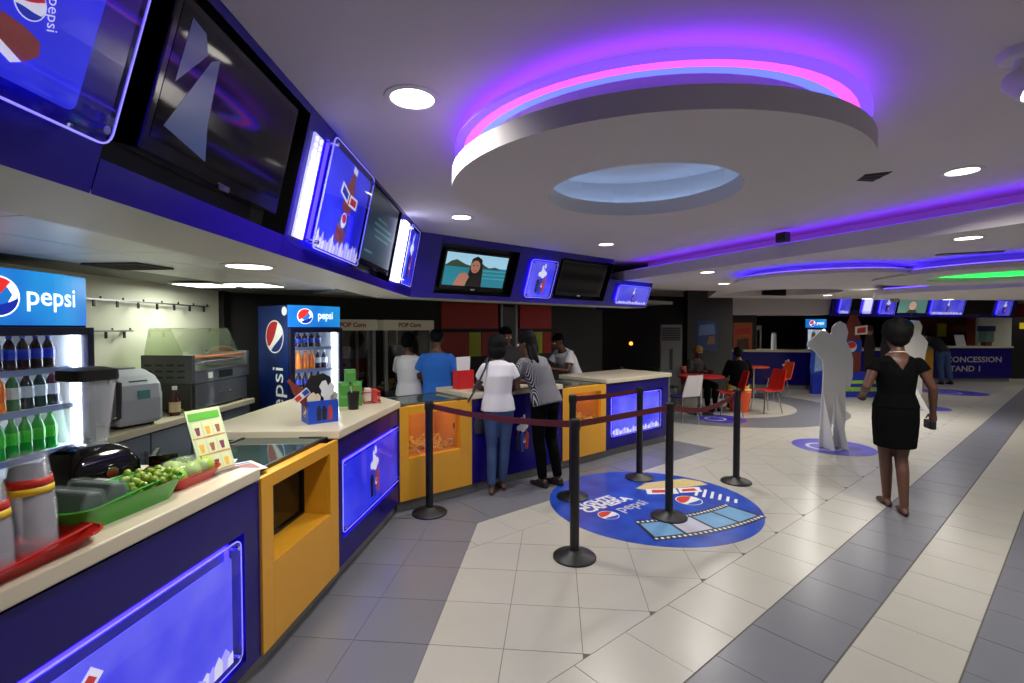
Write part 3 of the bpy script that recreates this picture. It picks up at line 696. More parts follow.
part('glass_lid', mat('green_dark_glass', (52, 70, 66), .05), t, (.03, WA2 - .03, .07, .56, .945, .957)); part('lid_frame', black, t, (.01, WA2 - .01, .052, .07, .93, .962), (.01, WA2 - .01, .56, .58, .93, .962), (.01, .03, .07, .56, .93, .962), (WA2 - .03, WA2 - .01, .07, .56, .93, .962))
cyA = (o_line((PAx(0), 0), (math.tan(TA), 1), -3.92)).y
WA3 = y2l(cyA - 3.05) - .001
ua3 = blue_unit('blue counter unit between yellow display and popcorn warmer', orgA(3.05), RZA, WA3, (y2l(.08), y2l(1.27), .27, .80))
sign('counter_sign', 'lit counter sign with popcorn characters beside the yellow display', ufn(ua3), y2l(.10), y2l(1.25), .295, .775, 'figures', led=('l', 't', 'r', 'b'), lift=.055, ice=False)
# second counter
tb0 = PB(0, 0); t0 = orgA(cyA)[0] * dB.x + cyA * dB.y
def orgB(t_): p = PB(t_, -3.92); return (p.x, p.y)
popm = mat('popcorn', (240, 215, 140), .7, var=.2, vscale=60)
warm = mat('warm_interior', (226, 170, 96), .6); warml = mat('warm_lamp', (255, 205, 130), .5, emit=7, ergb=(255, 214, 155))
def popcorn_unit(label, t_, W, x0, x1):
    t = unit('popcorn_warmer', label, orgB(t_), RZB, W, 'popcorn warmer')
    yellow_frame(t, W, x0, x1, .48, .87, .6, .945, .045)
    part('window_glass', glass('warmer_glass', (245, 235, 220), .03), t, (x0, x1, .03, .036, .48, .87))
    part('warming_chamber', warm, t, (x0 - .03, x1 + .03, .47, .48, .47, .88), (x0 - .03, x0 - .02, .046, .47, .47, .88), (x1 + .02, x1 + .03, .046, .47, .47, .88), (x0 - .02, x1 + .02, .046, .47, .46, .47), (x0 - .02, x1 + .02, .046, .47, .88, .89))
    part('heat_lamp', warml, t, (x0 + .06, x1 - .06, .2, .28, .868, .879))
    bm = bmesh.new(); rnd = random.Random(W)
    for k in range(230):
        r = rnd.uniform(.011, .02); y = rnd.uniform(.06, .45)
        bmesh.ops.create_icosphere(bm, subdivisions=1, radius=r, matrix=Matrix.Translation((rnd.uniform(x0, x1), y, .48 + r * .7 + rnd.random() ** 2 * .07)))
    me = bpy.data.meshes.new('popcorn_heap'); bm.to_mesh(me); bm.free(); me.materials.append(popm)
    o = bpy.data.objects.new('popcorn_heap', me); COL.objects.link(o); o.parent = t; tag(o, kind='stuff')
    part('carcass', yel, t, (.003, W - .003, .49, .6, .1, .93), (.003, W - .003, .02, .49, .1, .45))
    part('lid', mat('green_dark_glass', (52, 70, 66), .05), t, (.04, W - .04, .08, .56, .945, .955)); part('lid_frame', steel, t, (.02, W - .02, .062, .08, .93, .96), (.02, W - .02, .56, .58, .93, .96), (.02, .04, .08, .56, .93, .96), (W - .04, W - .02, .08, .56, .93, .96))
    return t
popcorn_unit('yellow popcorn warmer with lit window at the counter corner', t0 + .002, 2.74 - t0, .09, 2.60 - t0)
blue_unit('dark blue counter unit the two customers lean on', orgB(2.742), RZB, 1.276)
popcorn_unit('yellow popcorn warmer with lit window behind the rope posts', 4.02, .78, .13, .68)
ub = blue_unit('blue end unit of the second counter with small lit sign', orgB(4.802), RZB, 1.418, (.10, 1.26, .22, .80))
sign('counter_sign', 'small lit counter sign with ice at far end of the second counter', ufn(ub), .125, 1.235, .245, .775, None, led=('l', 't', 'r', 'b'), lift=.055, sheet=skyp2)
part('end_panel', mat('aluminium_edge', (170, 170, 165), .4, metal=.6), ub, (1.418, 1.43, -.005, .03, .05, .955))
# unlit characters printed on the dark blue unit
uu = [o for o in bpy.data.objects if o.get('label') == 'dark blue counter unit the two customers lean on'][0]
Mu = wmat(uu); figures_print(uu, lambda u, v, n: Vector((.42 + u * .5, -.001 - n, .28 + v * .45)), s=.9)
for o in uu.children:
    if 'print' in o.name:
        o.data.materials[0] = mat('sticker_' + o.data.materials[0].name, {'print_white': (220, 220, 220), 'print_red': (190, 50, 45), 'print_blue': (40, 70, 170), 'print_dark': (30, 30, 60), 'print_cola': (120, 70, 50)}.get(o.data.materials[0].name, (200, 200, 200)), .4)
# worktops
def top(name, label, poly, z0=.945, z1=1.0):
    a = sum(poly[k][0] * poly[(k + 1) % len(poly)][1] - poly[(k + 1) % len(poly)][0] * poly[k][1] for k in range(len(poly)))
    return tag(MB().prism(poly if a > 0 else poly[::-1], idf, z0, z1).obj(name, worktop, bev=.006), label, 'worktop')
fa = lambda y, off: tuple((Vector((PAx(y), y)) + qA.xy * off))
nearTop = top('worktop', 'cream worktop of the first counter carrying fruit trays and blender', [fa(.35, .02), fa(2.235, .02), fa(2.235, -.76), fa(.35, -.76)])
cornerTop = top('worktop', 'wide cream worktop carrying the blue promotional box', [fa(3.055, .02), tuple(o_line(fa(3.055, .02), (dA.x, dA.y), -3.90)), tuple(PB(t0 + .03, -4.55).xy), (-2.02, 4.72), (-2.02, 3.14), (-1.78, 3.02)])
top('worktop', 'cream strip of worktop between the popcorn warmers', [tuple(PB(2.745, -3.90).xy), tuple(PB(4.015, -3.90).xy), tuple(PB(4.015, -4.6).xy), tuple(PB(2.745, -4.6).xy)])
endTop = top('worktop', 'long cream worktop at the free end of the second counter', [tuple(PB(4.805, -3.90).xy), tuple(PB(6.27, -3.90).xy), tuple(PB(6.27, -4.75).xy), tuple(PB(4.805, -4.75).xy)])
# support of the wide corner worktop
part_t = thing('counter_support', 'grey base panel under the wide corner worktop', 'counter base', (0, 0, 0))
MB().prism([(-1.9, 3.2), (-1.80, 3.2), (-1.80, 4.6), (-1.9, 4.6)], idf, .08, .944).obj('panel', mat('carcass_grey', (90, 90, 88), .5), part_t)
MB().prism([(-1.88, 3.22), (-1.82, 3.22), (-1.82, 4.58), (-1.88, 4.58)], idf, 0, .08).obj('plinth', plinthm, part_t)

# ================================================================ FLOOR STICKER
t = thing('floor_sticker', 'big round blue floor sticker with film strip and 3D glasses', 'floor sticker', (1.32, 4.55, 0))
stb = print_mat('sticker_blue', (22, 50, 150), (40, 84, 190), 0, 4)
MB().prism(circ(0, 0, .96, 72), idf, .0006, .0022).obj('sheet', stb, t)
def st(pts, m, n, nm='print'):
    o = MB().poly([(x, y, .0022 + n * .0004) for x, y in pts]).obj(nm, m, t); return o
sw = mat('sticker_white', (225, 225, 225), .35); sr = mat('sticker_red', (200, 60, 40), .35); sk = mat('sticker_black', (26, 30, 40), .35); sg = mat('sticker_sky', (110, 160, 200), .35, var=.2, vscale=8); sp = mat('sticker_pale', (190, 190, 205), .35); so = mat('sticker_popcorn', (200, 180, 120), .4, var=.3, vscale=20)
# film strip: arc of frames along the near right edge
ca, r0, r1 = (-.68, 1.80), 2.29, 2.69
def arc(ra, rb, a0, a1, n=10, c=ca):
    A = [math.radians(a0 + (a1 - a0) * k / n) for k in range(n + 1)]
    return [(c[0] + rb * math.cos(a), c[1] + rb * math.sin(a)) for a in A] + [(c[0] + ra * math.cos(a), c[1] + ra * math.sin(a)) for a in A[::-1]]
st(arc(r0, r1, -80, -54), sk, 1, 'film_strip')
for k, m in enumerate((sg, sp, sg, sg)): st(arc(r0 + .07, r1 - .07, -79.3 + k * 6.3, -73.6 + k * 6.3, 5), m, 2, 'film_frame')
for k in range(24):
    for ra in (r0 + .02, r1 - .05): st(arc(ra, ra + .028, -79.6 + k * 1.08, -79.05 + k * 1.08, 1), sw, 2, 'sprocket_hole')
# popcorn, glasses, bottle
st([(-.05, .38), (.1, .55), (.3, .62), (.55, .70), (.70, .62), (.74, .5), (.5, .42), (.1, .3)], so, 1, 'popcorn_print')
for k in range(6): st([(.60 + k * .045, .42 - k * .07), (.625 + k * .045, .41 - k * .07), (.50 + k * .06, .16 - k * .04), (.475 + k * .06, .17 - k * .04)], sw, 2, 'cup_stripe')
st([(.02, .20), (.34, .22), (.36, .38), (.05, .36)], sw, 3, 'glasses_print'); st([(.36, .24), (.60, .28), (.60, .42), (.38, .38)], sw, 3, 'glasses_print')
st([(.08, .24), (.30, .26), (.31, .34), (.1, .33)], sr, 4, 'lens_print'); st([(.40, .28), (.56, .31), (.55, .38), (.41, .35)], sr, 4, 'lens_print')
logo_mesh(MB(), lambda x, y, l: (x, y, .0040 + l * .0003), .37, .03, .125, rot=.55).obj('emblem_print', [sw, sr, stb], t)
dirx = (math.cos(math.radians(36)), math.sin(math.radians(36)))
for k, (s_, ox, oy, sz) in enumerate((('LIGHTS', -.73, -.16, .150), ('CAMERA', -.665, -.245, .150))):
    text_mesh(s_, sz, lambda x, y: (ox + x * dirx[0] - y * dirx[1], oy + x * dirx[1] + y * dirx[0], .0028), align='LEFT', bold=.006).obj('lettering', sw, t)
text_mesh('pepsi', .185, lambda x, y: (-.37 + x * dirx[0] - y * dirx[1], -.22 + x * dirx[1] + y * dirx[0], .0028), align='LEFT', bold=.002).obj('lettering', sp, t)
logo_mesh(MB(), lambda x, y, l: (x, y, .0028 + l * .0003), -.47, -.33, .095, rot=.5).obj('emblem_print', [sw, sr, stb], t)

# ================================================================ ROPE POSTS
rub = mat('black_rubber', (16, 16, 17), .45, bump=.05, bscale=90)
def post(x, y, label):
    t = thing('rope_post', label, 'rope post', (x, y, 0))
    MB().lathe([(0, 0), (.155, 0), (.155, .012), (.142, .022), (.07, .04), (.045, .06), (0, .06)], 40).obj('base', rub, t, smooth=True)
    MB().lathe([(0, .05), (.034, .05), (.034, .93), (0, .93)], 24).obj('pole', black, t, smooth=True)
    MB().lathe([(0, .925), (.038, .925), (.04, .93), (.04, .99), (.034, 1.0), (0, 1.0)], 24).obj('belt_head', black, t, smooth=True)
    return t
posts = dict(a=(-.735, 4.27), b=(.45, 3.44), c=(.59, 4.68), d=(1.40, 5.28), e=(1.37, 4.18), f=(2.40, 5.14))
for k, lab in dict(a='black rope post against the yellow popcorn warmer', b='black rope post closest to the viewer', c='black rope post directly behind the nearest one, touching the sticker edge', d='black rope post at the far side of the floor sticker', e='black rope post standing in the middle of the floor sticker', f='rightmost black rope post beyond the floor sticker').items(): post(*posts[k], lab)
belt = mat('maroon_belt', (92, 22, 30), .6)
def rope(p, q, sag, label, z0=.96, z1=.96):
    p, q = Vector((*posts[p], z0)), Vector((*posts[q], z1)); d = (q - p); d.z = 0; u = d.normalized(); p += u * .042; q -= u * .042; n = Vector((-u.y, u.x, 0)) * .0012
    R = []
    for k in range(17):
        f = k / 16; c = p.lerp(q, f); c.z -= sag * 4 * f * (1 - f); R.append([c - n - Vector((0, 0, .024)), c + n - Vector((0, 0, .024)), c + n + Vector((0, 0, .024)), c - n + Vector((0, 0, .024))])
    tag(MB().rings(R).obj('belt', belt, fix=True), label, 'barrier belt')
rope('a', 'b', .03, 'maroon barrier belt passing in front of the two customers')
rope('b', 'e', .0, 'maroon barrier belt from the nearest post to the middle post')
rope('c', 'd', .01, 'maroon barrier belt along the far side before the lit counter sign')
rope('e', 'f', .09, 'sagging maroon barrier belt to the rightmost post')
# ================================================================ KITCHEN SIDE
# back counter with grey cabinets
gcab = mat('grey_cabinet', (112, 120, 130), .4)
BCX = -2.60
t = thing('back_counter', 'grey kitchen base cabinets along the cream wall', 'cabinet', (BCX, 3.02, 0), math.pi / 2)     # local x = +y world, local y = -x world
part('carcass', gcab, t, (0, 1.78, .02, .48, .1, .90)); part('plinth', plinthm, t, (.02, 1.76, .06, .46, 0, .1))
for k in range(4):
    o = part('door', gcab, t, (.01 + k * .442, .442 * (k + 1) - .005, 0, .02, .12, .89), bev=.003)
    hx = .442 * (k + 1) - .06 if k % 2 == 0 else .442 * k + .06
    part('handle', chrome, o, (hx - .008, hx + .008, -.02, -.002, .60, .78), bev=.004)
tag(MB().box(BCX - .49, BCX + .02, 3.0, 4.84, .90, .95).obj('worktop', worktop, bev=.006), 'cream back worktop carrying the grill and the bread machine', 'worktop')
# splash strip on the wall
wl = lambda y: -3.02 - .16 * (y + 2.5) / 7.85
part('splash_strip', mat('strip_grey', (150, 150, 140), .4), bpy.data.objects['wall_left'], (-3.13, -3.06, 3.0, 5.3, 1.10, 1.17))
# hook rails
for y0, y1, z, lab, n in ((3.05, 4.95, 1.86, 'long wire hook rail high on the cream wall', 9), (3.05, 3.95, 1.62, 'short wire hook rail lower on the cream wall', 5)):
    t = thing('hook_rail', lab, 'hook rail', (-3.10, 0, 0))
    part('rail', steel, t, (.0, .012, y0, y1, z, z + .012)); part('wall_mount', steel, t, (-.06, .0, y0 + .02, y0 + .04, z, z + .012), (-.09, .0, y1 - .04, y1 - .02, z, z + .012))
    for k in range(n):
        y = y0 + .1 + k * (y1 - y0 - .2) / (n - 1); part('hook', black, t, (.012, .022, y - .009, y + .009, z - .05, z)); part('peg', black, t, (.0, .01, y + .07, y + .078, z + .012, z + .03))
# bread machine
pl = mat('silver_plastic', (188, 194, 204), .35, spec=.5)
t = thing('bread_machine', 'rounded silver kitchen appliance beside the blender', 'kitchen appliance', (-2.80, 3.47, .95), math.radians(70))
prof = [(-.20, .02), (.20, .02), (.21, .20), (.19, .30), (.13, .36), (.02, .40), (-.12, .40), (-.18, .36), (-.20, .25)]
MB().prism(prof, lambda x, z, k: (k, -x, z), -.15, .15).obj('body', pl, t, bev=.03)
MB().prism([(-.14, .0), (.14, 0), (.14, .02), (-.14, .02)], lambda x, z, k: (k, -x, z), -.12, .12).obj('feet', black, t)
part('lid', mat('lid_grey', (110, 118, 124), .3), t, (-.09, .09, .0, .14, .401, .412), bev=.004); part('display', mat('lcd', (70, 120, 120), .2, emit=.15), t, (-.03, .05, -.214, -.205, .2, .26)); part('grip', mat('lid_grey', (110, 118, 124), .3), t, (-.06, .06, -.17, -.15, .315, .33))
# sauce bottle and carton
t = thing('sauce_bottle', 'brown sauce bottle with paper label on the back worktop', 'bottle', (-2.70, 3.86, .95))
MB().lathe([(0, 0), (.036, 0), (.038, .02), (.038, .12), (.016, .18), (.015, .21), (0, .21)], 18).obj('glass_body', mat('brown_glass', (70, 34, 22), .15), t, smooth=True); MB().lathe([(.0385, .03), (.0395, .03), (.0395, .11), (.0385, .11)], 18, closed=True).obj('paper_label', mat('label_cream', (200, 180, 150), .6), t); MB().lathe([(0, .205), (.018, .205), (.018, .235), (0, .235)], 14).obj('cap', white, t)
t = thing('carton', 'cream carton standing beside the sauce bottle', 'carton', (-2.78, 3.76, .95), .3); part('box', mat('carton_cream', (214, 196, 130), .6), t, (-.03, .03, -.045, .045, 0, .2)); part('flap', mat('carton_cream', (214, 196, 130), .6), t, (-.03, .03, -.006, .006, .2, .215))
# roller grill on warming drawer
dst = mat('dark_steel', (92, 92, 94), .35, metal=.7)
t = thing('warming_drawer', 'dark steel warming drawer under the roller grill', 'warming drawer', (-2.63, 3.98, .95), math.pi / 2)
part('body', dst, t, (0, .84, .02, .42, .012, .235), bev=.004); o = part('drawer_front', mat('drawer_steel', (120, 122, 128), .3, metal=.7, var=.1), t, (.03, .81, 0, .02, .02, .225), bev=.004)
MB().tube([(.36, -.002, .13), (.37, -.03, .13), (.47, -.03, .13), (.48, -.002, .13)], .007).obj('handle', chrome, o, smooth=True)
part('feet', black, t, (.03, .07, .05, .09, 0, .012), (.77, .81, .05, .09, 0, .012), (.03, .07, .36, .40, 0, .012), (.77, .81, .36, .40, 0, .012))
t = thing('roller_grill', 'steel sausage roller grill with glass guard on the drawer', 'roller grill', (-2.63, 3.98, 1.185), math.pi / 2)
gs = mat('grill_steel', (140, 142, 146), .3, metal=.8)
part('side_panel', dst, t, (-.01, .03, 0, .42, 0, .24), bev=.003); part('side_panel', gs, t, (.81, .85, 0, .42, 0, .24), bev=.003); part('base', gs, t, (.03, .81, .0, .42, 0, .10)); part('control_panel', black, t, (.36, .56, -.004, 0, .02, .085)); part('price_tag', white, t, (.2, .26, -.003, 0, .03, .08)); part('drip_tray', steel, t, (.03, .81, -.01, .02, .10, .108))
for k in range(7): MB().tube([(.03, .05 + k * .055, .17), (.81, .05 + k * .055, .17)], .017, 10).obj('roller', chrome, t, smooth=True)
MB().tube([(.03, .04, .215), (.81, .04, .215)], .012, 8).obj('heat_rod', mat('hot_copper', (200, 120, 80), .3, metal=.6), t)
for k in range(4):
    for j in range(3): part('vent_slot', black, t, (-.0115, -.0095, .06 + k * .09, .12 + k * .09, .05 + j * .05, .065 + j * .05))
gg = glass('guard_glass', (225, 232, 215), .10)
MB().prism([(.08, .24), (.40, .24), (.36, .46), (.18, .46)], lambda y, z, k: (k, y, z), .0, .006).obj('glass_guard', gg, t, fix=True); MB().prism([(.08, .24), (.40, .24), (.36, .46), (.18, .46)], lambda y, z, k: (k, y, z), .80, .806).obj('glass_guard', gg, t, fix=True)
MB().prism([(.006, .464), (.80, .464), (.80, .460), (.006, .460)][::-1], lambda x, z, k: (x, k, z), .18, .36).obj('glass_guard', gg, t, fix=True)
MB().poly([(.006, .08, .24), (.80, .08, .24), (.80, .18, .46), (.006, .18, .46)]).obj('glass_guard', gg, t)
t = thing('chopping_tray', 'flat grey tray with green leaves on the back worktop', 'tray', (-2.70, 3.96, .95), 0)
part('tray', mat('tray_grey', (110, 116, 108), .4), t, (-.09, .0, -.06, .0, 0, .02)); MB().ball((-.02, -.02, .03), .02, sc=(1.4, 1.4, .5)).obj('leaves', mat('leaf_green', (130, 190, 40), .6), t, smooth=True)

# ---------------------------------------------------------------- drinks fridges
hdr = print_mat('fridge_header_print', (6, 40, 175), (40, 160, 225), 1.0, 1.1)
ftxt = mat('fridge_lettering', (250, 250, 255), .4, emit=1.4); frd = mat('fridge_red', (225, 45, 45), .4, emit=1.0); fbl = mat('fridge_blue', (12, 40, 160), .4, emit=1.0)
fbody = mat('fridge_black', (20, 24, 50), .25); fin = mat('fridge_inner', (236, 240, 245), .4); ftube = mat('fridge_tube', (240, 248, 255), .5, emit=20)
sideb = print_mat('fridge_side_print', (8, 22, 70), (14, 52, 130), .0, 1.5)
def fridge(label, loc, rz, W, D, Hh, hb, z_int, shelves, side=False):
    t = thing('drinks_fridge', label, 'fridge', loc, rz)
    b = MB(); b.box(0, .03, .05, D, 0, Hh); b.box(W - .03, W, .05, D, 0, Hh); b.box(.03, W - .03, D - .03, D, 0, Hh); b.box(.03, W - .03, .05, D - .03, hb - .02, Hh); b.box(.03, W - .03, .05, D - .03, 0, z_int)
    b.obj('cabinet', sideb if side else fbody, t)
    part('liner', fin, t, (.031, W - .031, D - .04, D - .031, z_int, hb - .021), (.0305, .034, .055, D - .041, z_int, hb - .021), (W - .034, W - .0305, .055, D - .041, z_int, hb - .021), (.035, W - .035, .055, D - .041, hb - .026, hb - .021))
    n = 12; pts = []
    for k in range(n + 1): pts.append((W * k / n, .045 - .05 * math.sin(math.pi * k / n) - .0))
    h = MB().prism(pts[::1] + [(W, .05), (0, .05)], idf, hb, Hh).obj('header_lightbox', hdr, t, fix=True)
    P = lambda x, z, l=0: Vector((x, .045 - .05 * math.sin(math.pi * min(max(x / W, 0), 1)) - .0015 - l * .0008, z))
    hz = (hb + Hh) / 2; r = (Hh - hb) * .36
    logo_mesh(MB(), lambda x, z, l: P(x, z, l), W * .30 - r * .2, hz, r, rot=.35).obj('emblem', [ftxt, frd, fbl], h)
    text_mesh('pepsi', (Hh - hb) * .52, lambda x, y: P(W * .66 + x, hz + y * 1.0 + .01, 1), xs=W / .72 * 1.0, bold=.001).obj('lettering', ftxt, h)
    d = MB(); e = .045; z0, z1 = z_int - .02, hb - .012
    d.box(0, e, .0, .045, z0, z1); d.box(W - e, W, .0, .045, z0, z1); d.box(e, W - e, .0, .045, z1 - e, z1); d.box(e, W - e, .0, .045, z0, z0 + e)
    d = d.obj('door', mat('door_frame', (24, 24, 60), .3), t, bev=.003)
    part('pane', glass('fridge_pane', (248, 250, 252), .02), d, (e, W - e, .02, .026, z0 + e, z1 - e))
    part('light_tube', ftube, t, (W - .075, W - .05, .06, .09, z_int + .03, hb - .06)); part('light_tube', ftube, t, (.05, .06, .06, .08, z_int + .03, hb - .06))
    for z in shelves:
        s_ = part('shelf', mat('shelf_white', (225, 230, 235), .4), t, (.035, W - .035, .08, D - .045, z - .012, z)); part('price_strip', mat('price_strip', (150, 170, 225), .4), s_, (.035, W - .035, .07, .08, z - .03, z + .004))
    if side:
        # printed emblem and lettering on the left side
        g = lambda y, z, l: (-.0012 - l * .0006, D - y, z)
        logo_mesh(MB(), lambda x, z, l: g(x, z, l), D * .52, 1.56, .17, rot=.6).obj('emblem', [mat('side_white', (225, 225, 225), .4), mat('side_red', (170, 32, 38), .4), mat('side_blue', (16, 34, 110), .4)], t)
        text_mesh('pepsi', .30, lambda x, y: g(D * .62 - y, .95 + x, 1)).obj('lettering', mat('side_white', (225, 225, 225), .4), t)
        MB().lathe([(0, -.006), (.045, -.006), (.045, 0), (0, 0)], 20, (-.002, .10, Hh - .06), ax=Quaternion((0, 1, 0), math.radians(90))).obj('round_badge', white, t)
    part('vent_grille', black, t, (.02, W - .02, .01, .05, .03, z_int - .04)); 
    return t
f1 = fridge('large lit drinks fridge at the left edge behind the fruit counter', (-2.56, 2.21, 0), math.radians(91.5), .78, .5, 1.955, 1.665, .30, (.62, .95, 1.20, 1.42))
f2 = fridge('smaller lit drinks fridge with round emblem on its side', (-2.20, 4.81, 0), math.radians(55), .60, .62, 1.88, 1.66, .30, (.62, 1.0, 1.22, 1.45), side=True)
BOT = {}
def bottle(kind, loc, label, group, h=.22, r=.032):
    key = (kind, h, r)
    if key not in BOT:
        col = dict(cola=(40, 22, 24), orange=(240, 130, 30), green=(30, 160, 60), clear=(70, 130, 90), dark=(34, 30, 60))[kind]
        lab = dict(cola=(30, 60, 190), orange=(225, 110, 30), green=(70, 200, 60), clear=(210, 225, 225), dark=(205, 215, 235))[kind]
        cp = dict(cola=(30, 60, 190), orange=(230, 120, 30), green=(30, 150, 60), clear=(230, 230, 230), dark=(230, 230, 235))[kind]
        a = MB().lathe([(0, 0), (r, 0), (r * 1.02, h * .08), (r * .92, h * .35), (r, h * .55), (r * .8, h * .72), (r * .36, h * .86), (r * .34, h * .92), (0, h * .92)], 14).mesh('bottle_body', mat('drink_' + kind, col, .12, emit=.05), True)
        l = MB().lathe([(r * .95, h * .3), (r * 1.03, h * .32), (r * 1.03, h * .58), (r * .95, h * .6)], 14).mesh('bottle_label', mat('drinklabel_' + kind, lab, .4, emit=.08))
        c = MB().lathe([(0, h * .91), (r * .42, h * .91), (r * .42, h), (0, h)], 10).mesh('bottle_cap', mat('drinkcap_' + kind, cp, .4))
        BOT[key] = (a, l, c)
    t = thing('drink_bottle', label, 'bottle', loc, group=group)
    for nm, me in zip(('body', 'paper_label', 'cap'), BOT[key]):
        o = bpy.data.objects.new(nm, me); COL.objects.link(o); o.parent = t
M1 = Matrix.Translation(f1.location) @ Matrix.Rotation(f1.rotation_euler.z, 4, 'Z'); M2 = Matrix.Translation(f2.location) @ Matrix.Rotation(f2.rotation_euler.z, 4, 'Z')
for k in range(8): bottle('cola', M1 @ Vector((.10 + k * .075, .14, 1.42)), 'dark cola bottle, %s from left on the top shelf of the large fridge' % ORD[k], 'cola bottles on top shelf of large fridge', .19, .03)
for k in range(8):
    kd = 'orange' if k < 4 else ('clear' if k == 4 else 'dark')
    lb = dict(orange='orange soda bottle on the second shelf of the large fridge', clear='pale green bottle between orange and dark bottles in the large fridge', dark='dark drink bottle with white label in the large fridge')[kd]
    lb = lb.replace(' bottle', ' bottle, %s in the row,' % ORD[k], 1) if kd != 'clear' else lb
    bottle(kd, M1 @ Vector((.10 + k * .078, .14, 1.20)), lb, None if kd == 'clear' else kd + ' bottles second shelf large fridge', .21, .032)
for k in range(8): bottle('green', M1 @ Vector((.10 + k * .075, .14, .95)), 'green soda bottle, %s from left in the large fridge' % ORD[k], 'green bottles in large fridge', .22, .032)
for k in range(5): bottle('cola', M2 @ Vector((.09 + k * .075, .14, 1.45)), 'blue labelled cola bottle, %s on the top shelf of the smaller fridge' % ORD[k], 'cola bottles in smaller fridge', .15, .03)
for k in range(6):
    kd = 'orange' if k < 4 else 'dark'
    bottle(kd, M2 @ Vector((.09 + k * .075, .14, 1.22)), 'orange soda bottle, %s in the row of the smaller fridge' % ORD[k] if kd == 'orange' else 'dark drink bottle, %s in the row of the smaller fridge' % ORD[k], kd + ' bottles smaller fridge', .19, .032)
for k in range(5): bottle('cola', M2 @ Vector((.09 + k * .075, .14, 1.0)), 'cola bottle, %s on the low shelf of the smaller fridge' % ORD[k], 'cola bottles low shelf smaller fridge', .19, .032)

# ---------------------------------------------------------------- rear wall panels and popcorn machines
rw = bpy.data.objects['wall_rear']
redp = mat('red_wall_panel', (186, 44, 34), .35); limep = mat('lime_wall_panel', (196, 205, 50), .35)
fr = lambda t_, n, z: PB(t_, -6.3 + n, z)
def wpan(t0_, t1_, z0, z1, m, nm='wall_panel'):
    MB().prism([(t0_, z0), (t1_, z0), (t1_, z1), (t0_, z1)], lambda x, z, k: fr(x, k, z), .0, .03).obj(nm, m, rw, fix=True)
wpan(3.85, 4.93, 1.64, 2.04, redp); wpan(3.85, 4.33, 1.20, 1.58, redp); wpan(4.345, 4.58, 1.20, 1.58, limep); wpan(4.595, 4.93, 1.20, 1.58, redp)
wpan(5.40, 6.15, 1.64, 2.04, redp); wpan(5.40, 5.68, 1.20, 1.58, redp); wpan(5.695, 5.93, 1.20, 1.58, limep); wpan(5.945, 6.15, 1.20, 1.58, redp)
wpan(4.98, 5.03, .9, 2.04, steel, 'door_jamb'); wpan(5.30, 5.35, .9, 2.04, steel, 'door_jamb'); wpan(5.04, 5.29, .9, 2.0, mat('grey_door', (86, 86, 80), .4), 'door_leaf')
ppl = mat('machine_cream', (190, 184, 160), .5, emit=.08)
def popcorn_machine(label, t_, W, txt):
    o_ = PB(t_, -5.62); t = thing('popcorn_machine', label, 'popcorn machine', (o_.x, o_.y, 0), RZB)
    part('cart', dark, t, (.02, W - .02, .02, .55, 0, .80)); part('deck', steel, t, (0, W, 0, .57, .80, .86))
    b = MB()
    for x in (0, W - .04):
        for y in (0, .53): b.box(x, x + .04, y, y + .04, .86, 1.62)
    b.obj('frame_posts', mat('aluminium', (150, 150, 145), .4, metal=.5), t)
    h = part('header', ppl, t, (-.02, W + .02, -.02, .58, 1.62, 1.75), bev=.006)
    text_mesh(txt, .075, lambda x, y: (W / 2 + x, -.022, 1.685 + y), bold=.003).obj('lettering', mat('sign_red', (150, 40, 30), .5), h)
    part('pane', glass('machine_pane', (230, 230, 225), .03), t, (.04, W - .04, .012, .016, .86, 1.62)); part('back_panel', dark, t, (.04, W - .04, .545, .555, .86, 1.62))
    MB().lathe([(.0, 1.28), (.09, 1.28), (.11, 1.40), (.10, 1.42), (0, 1.42)], 20, (W * .45, .28, 0)).obj('kettle', steel, t, smooth=True); MB().tube([(W * .45, .28, 1.42), (W * .45, .28, 1.62)], .012).obj('kettle_rod', steel, t)
    bm = bmesh.new(); rnd = random.Random(3)
    for k in range(90): bmesh.ops.create_icosphere(bm, subdivisions=1, radius=.018, matrix=Matrix.Translation((rnd.uniform(.07, W - .07), rnd.uniform(.06, .4), .875 + rnd.random() ** 2 * .12)))
    me = bpy.data.meshes.new('popcorn_heap'); bm.to_mesh(me); bm.free(); me.materials.append(popm); o = bpy.data.objects.new('popcorn_heap', me); COL.objects.link(o); o.parent = t; tag(o, kind='stuff')
popcorn_machine('popcorn machine right behind the smaller fridge', 1.93, .58, 'POP Corn'); popcorn_machine('popcorn machine with the worker in white before it', 2.63, .67, 'POP Corn')

# ================================================================ ITEMS ON THE COUNTERS
Z1 = 1.0
# nested clear cups on a red tray
redt = mat('red_tray_plastic', (178, 32, 26), .3)
def tray(label, c, rz, L, Wd, h, m, name='serving_tray', cat='tray'):
    t = thing(name, label, cat, (c[0], c[1], Z1), rz)
    R = []
    for sx, z in ((.78, 0), (.8, .004), (.92, h * .6), (1.0, h), (1.03, h), (1.03, h - .004), (.95, h * .62 - .003)):
        pass
    o_ = lambda f, z: [(x * f, y * f, z) for x, y in rrect(-L / 2, L / 2, -Wd / 2, Wd / 2, min(L, Wd) * .28, 5)]
    MB().rings([o_(.80, 0), o_(.9, h * .5), o_(1.0, h), o_(1.03, h + .001), o_(.985, h - .004), o_(.88, h * .5), o_(.78, .006)]).obj('shell', m, t, smooth=True, fix=True)
    MB().tube([(x * 1.01, y * 1.01, h) for x, y in rrect(-L / 2, L / 2, -Wd / 2, Wd / 2, min(L, Wd) * .28, 5)] + [(L / 2 * 1.01 , (-Wd / 2 + min(L, Wd) * .28) * 1.01 , h)], .004, 6).obj('rim', m, t, smooth=True)
    return t
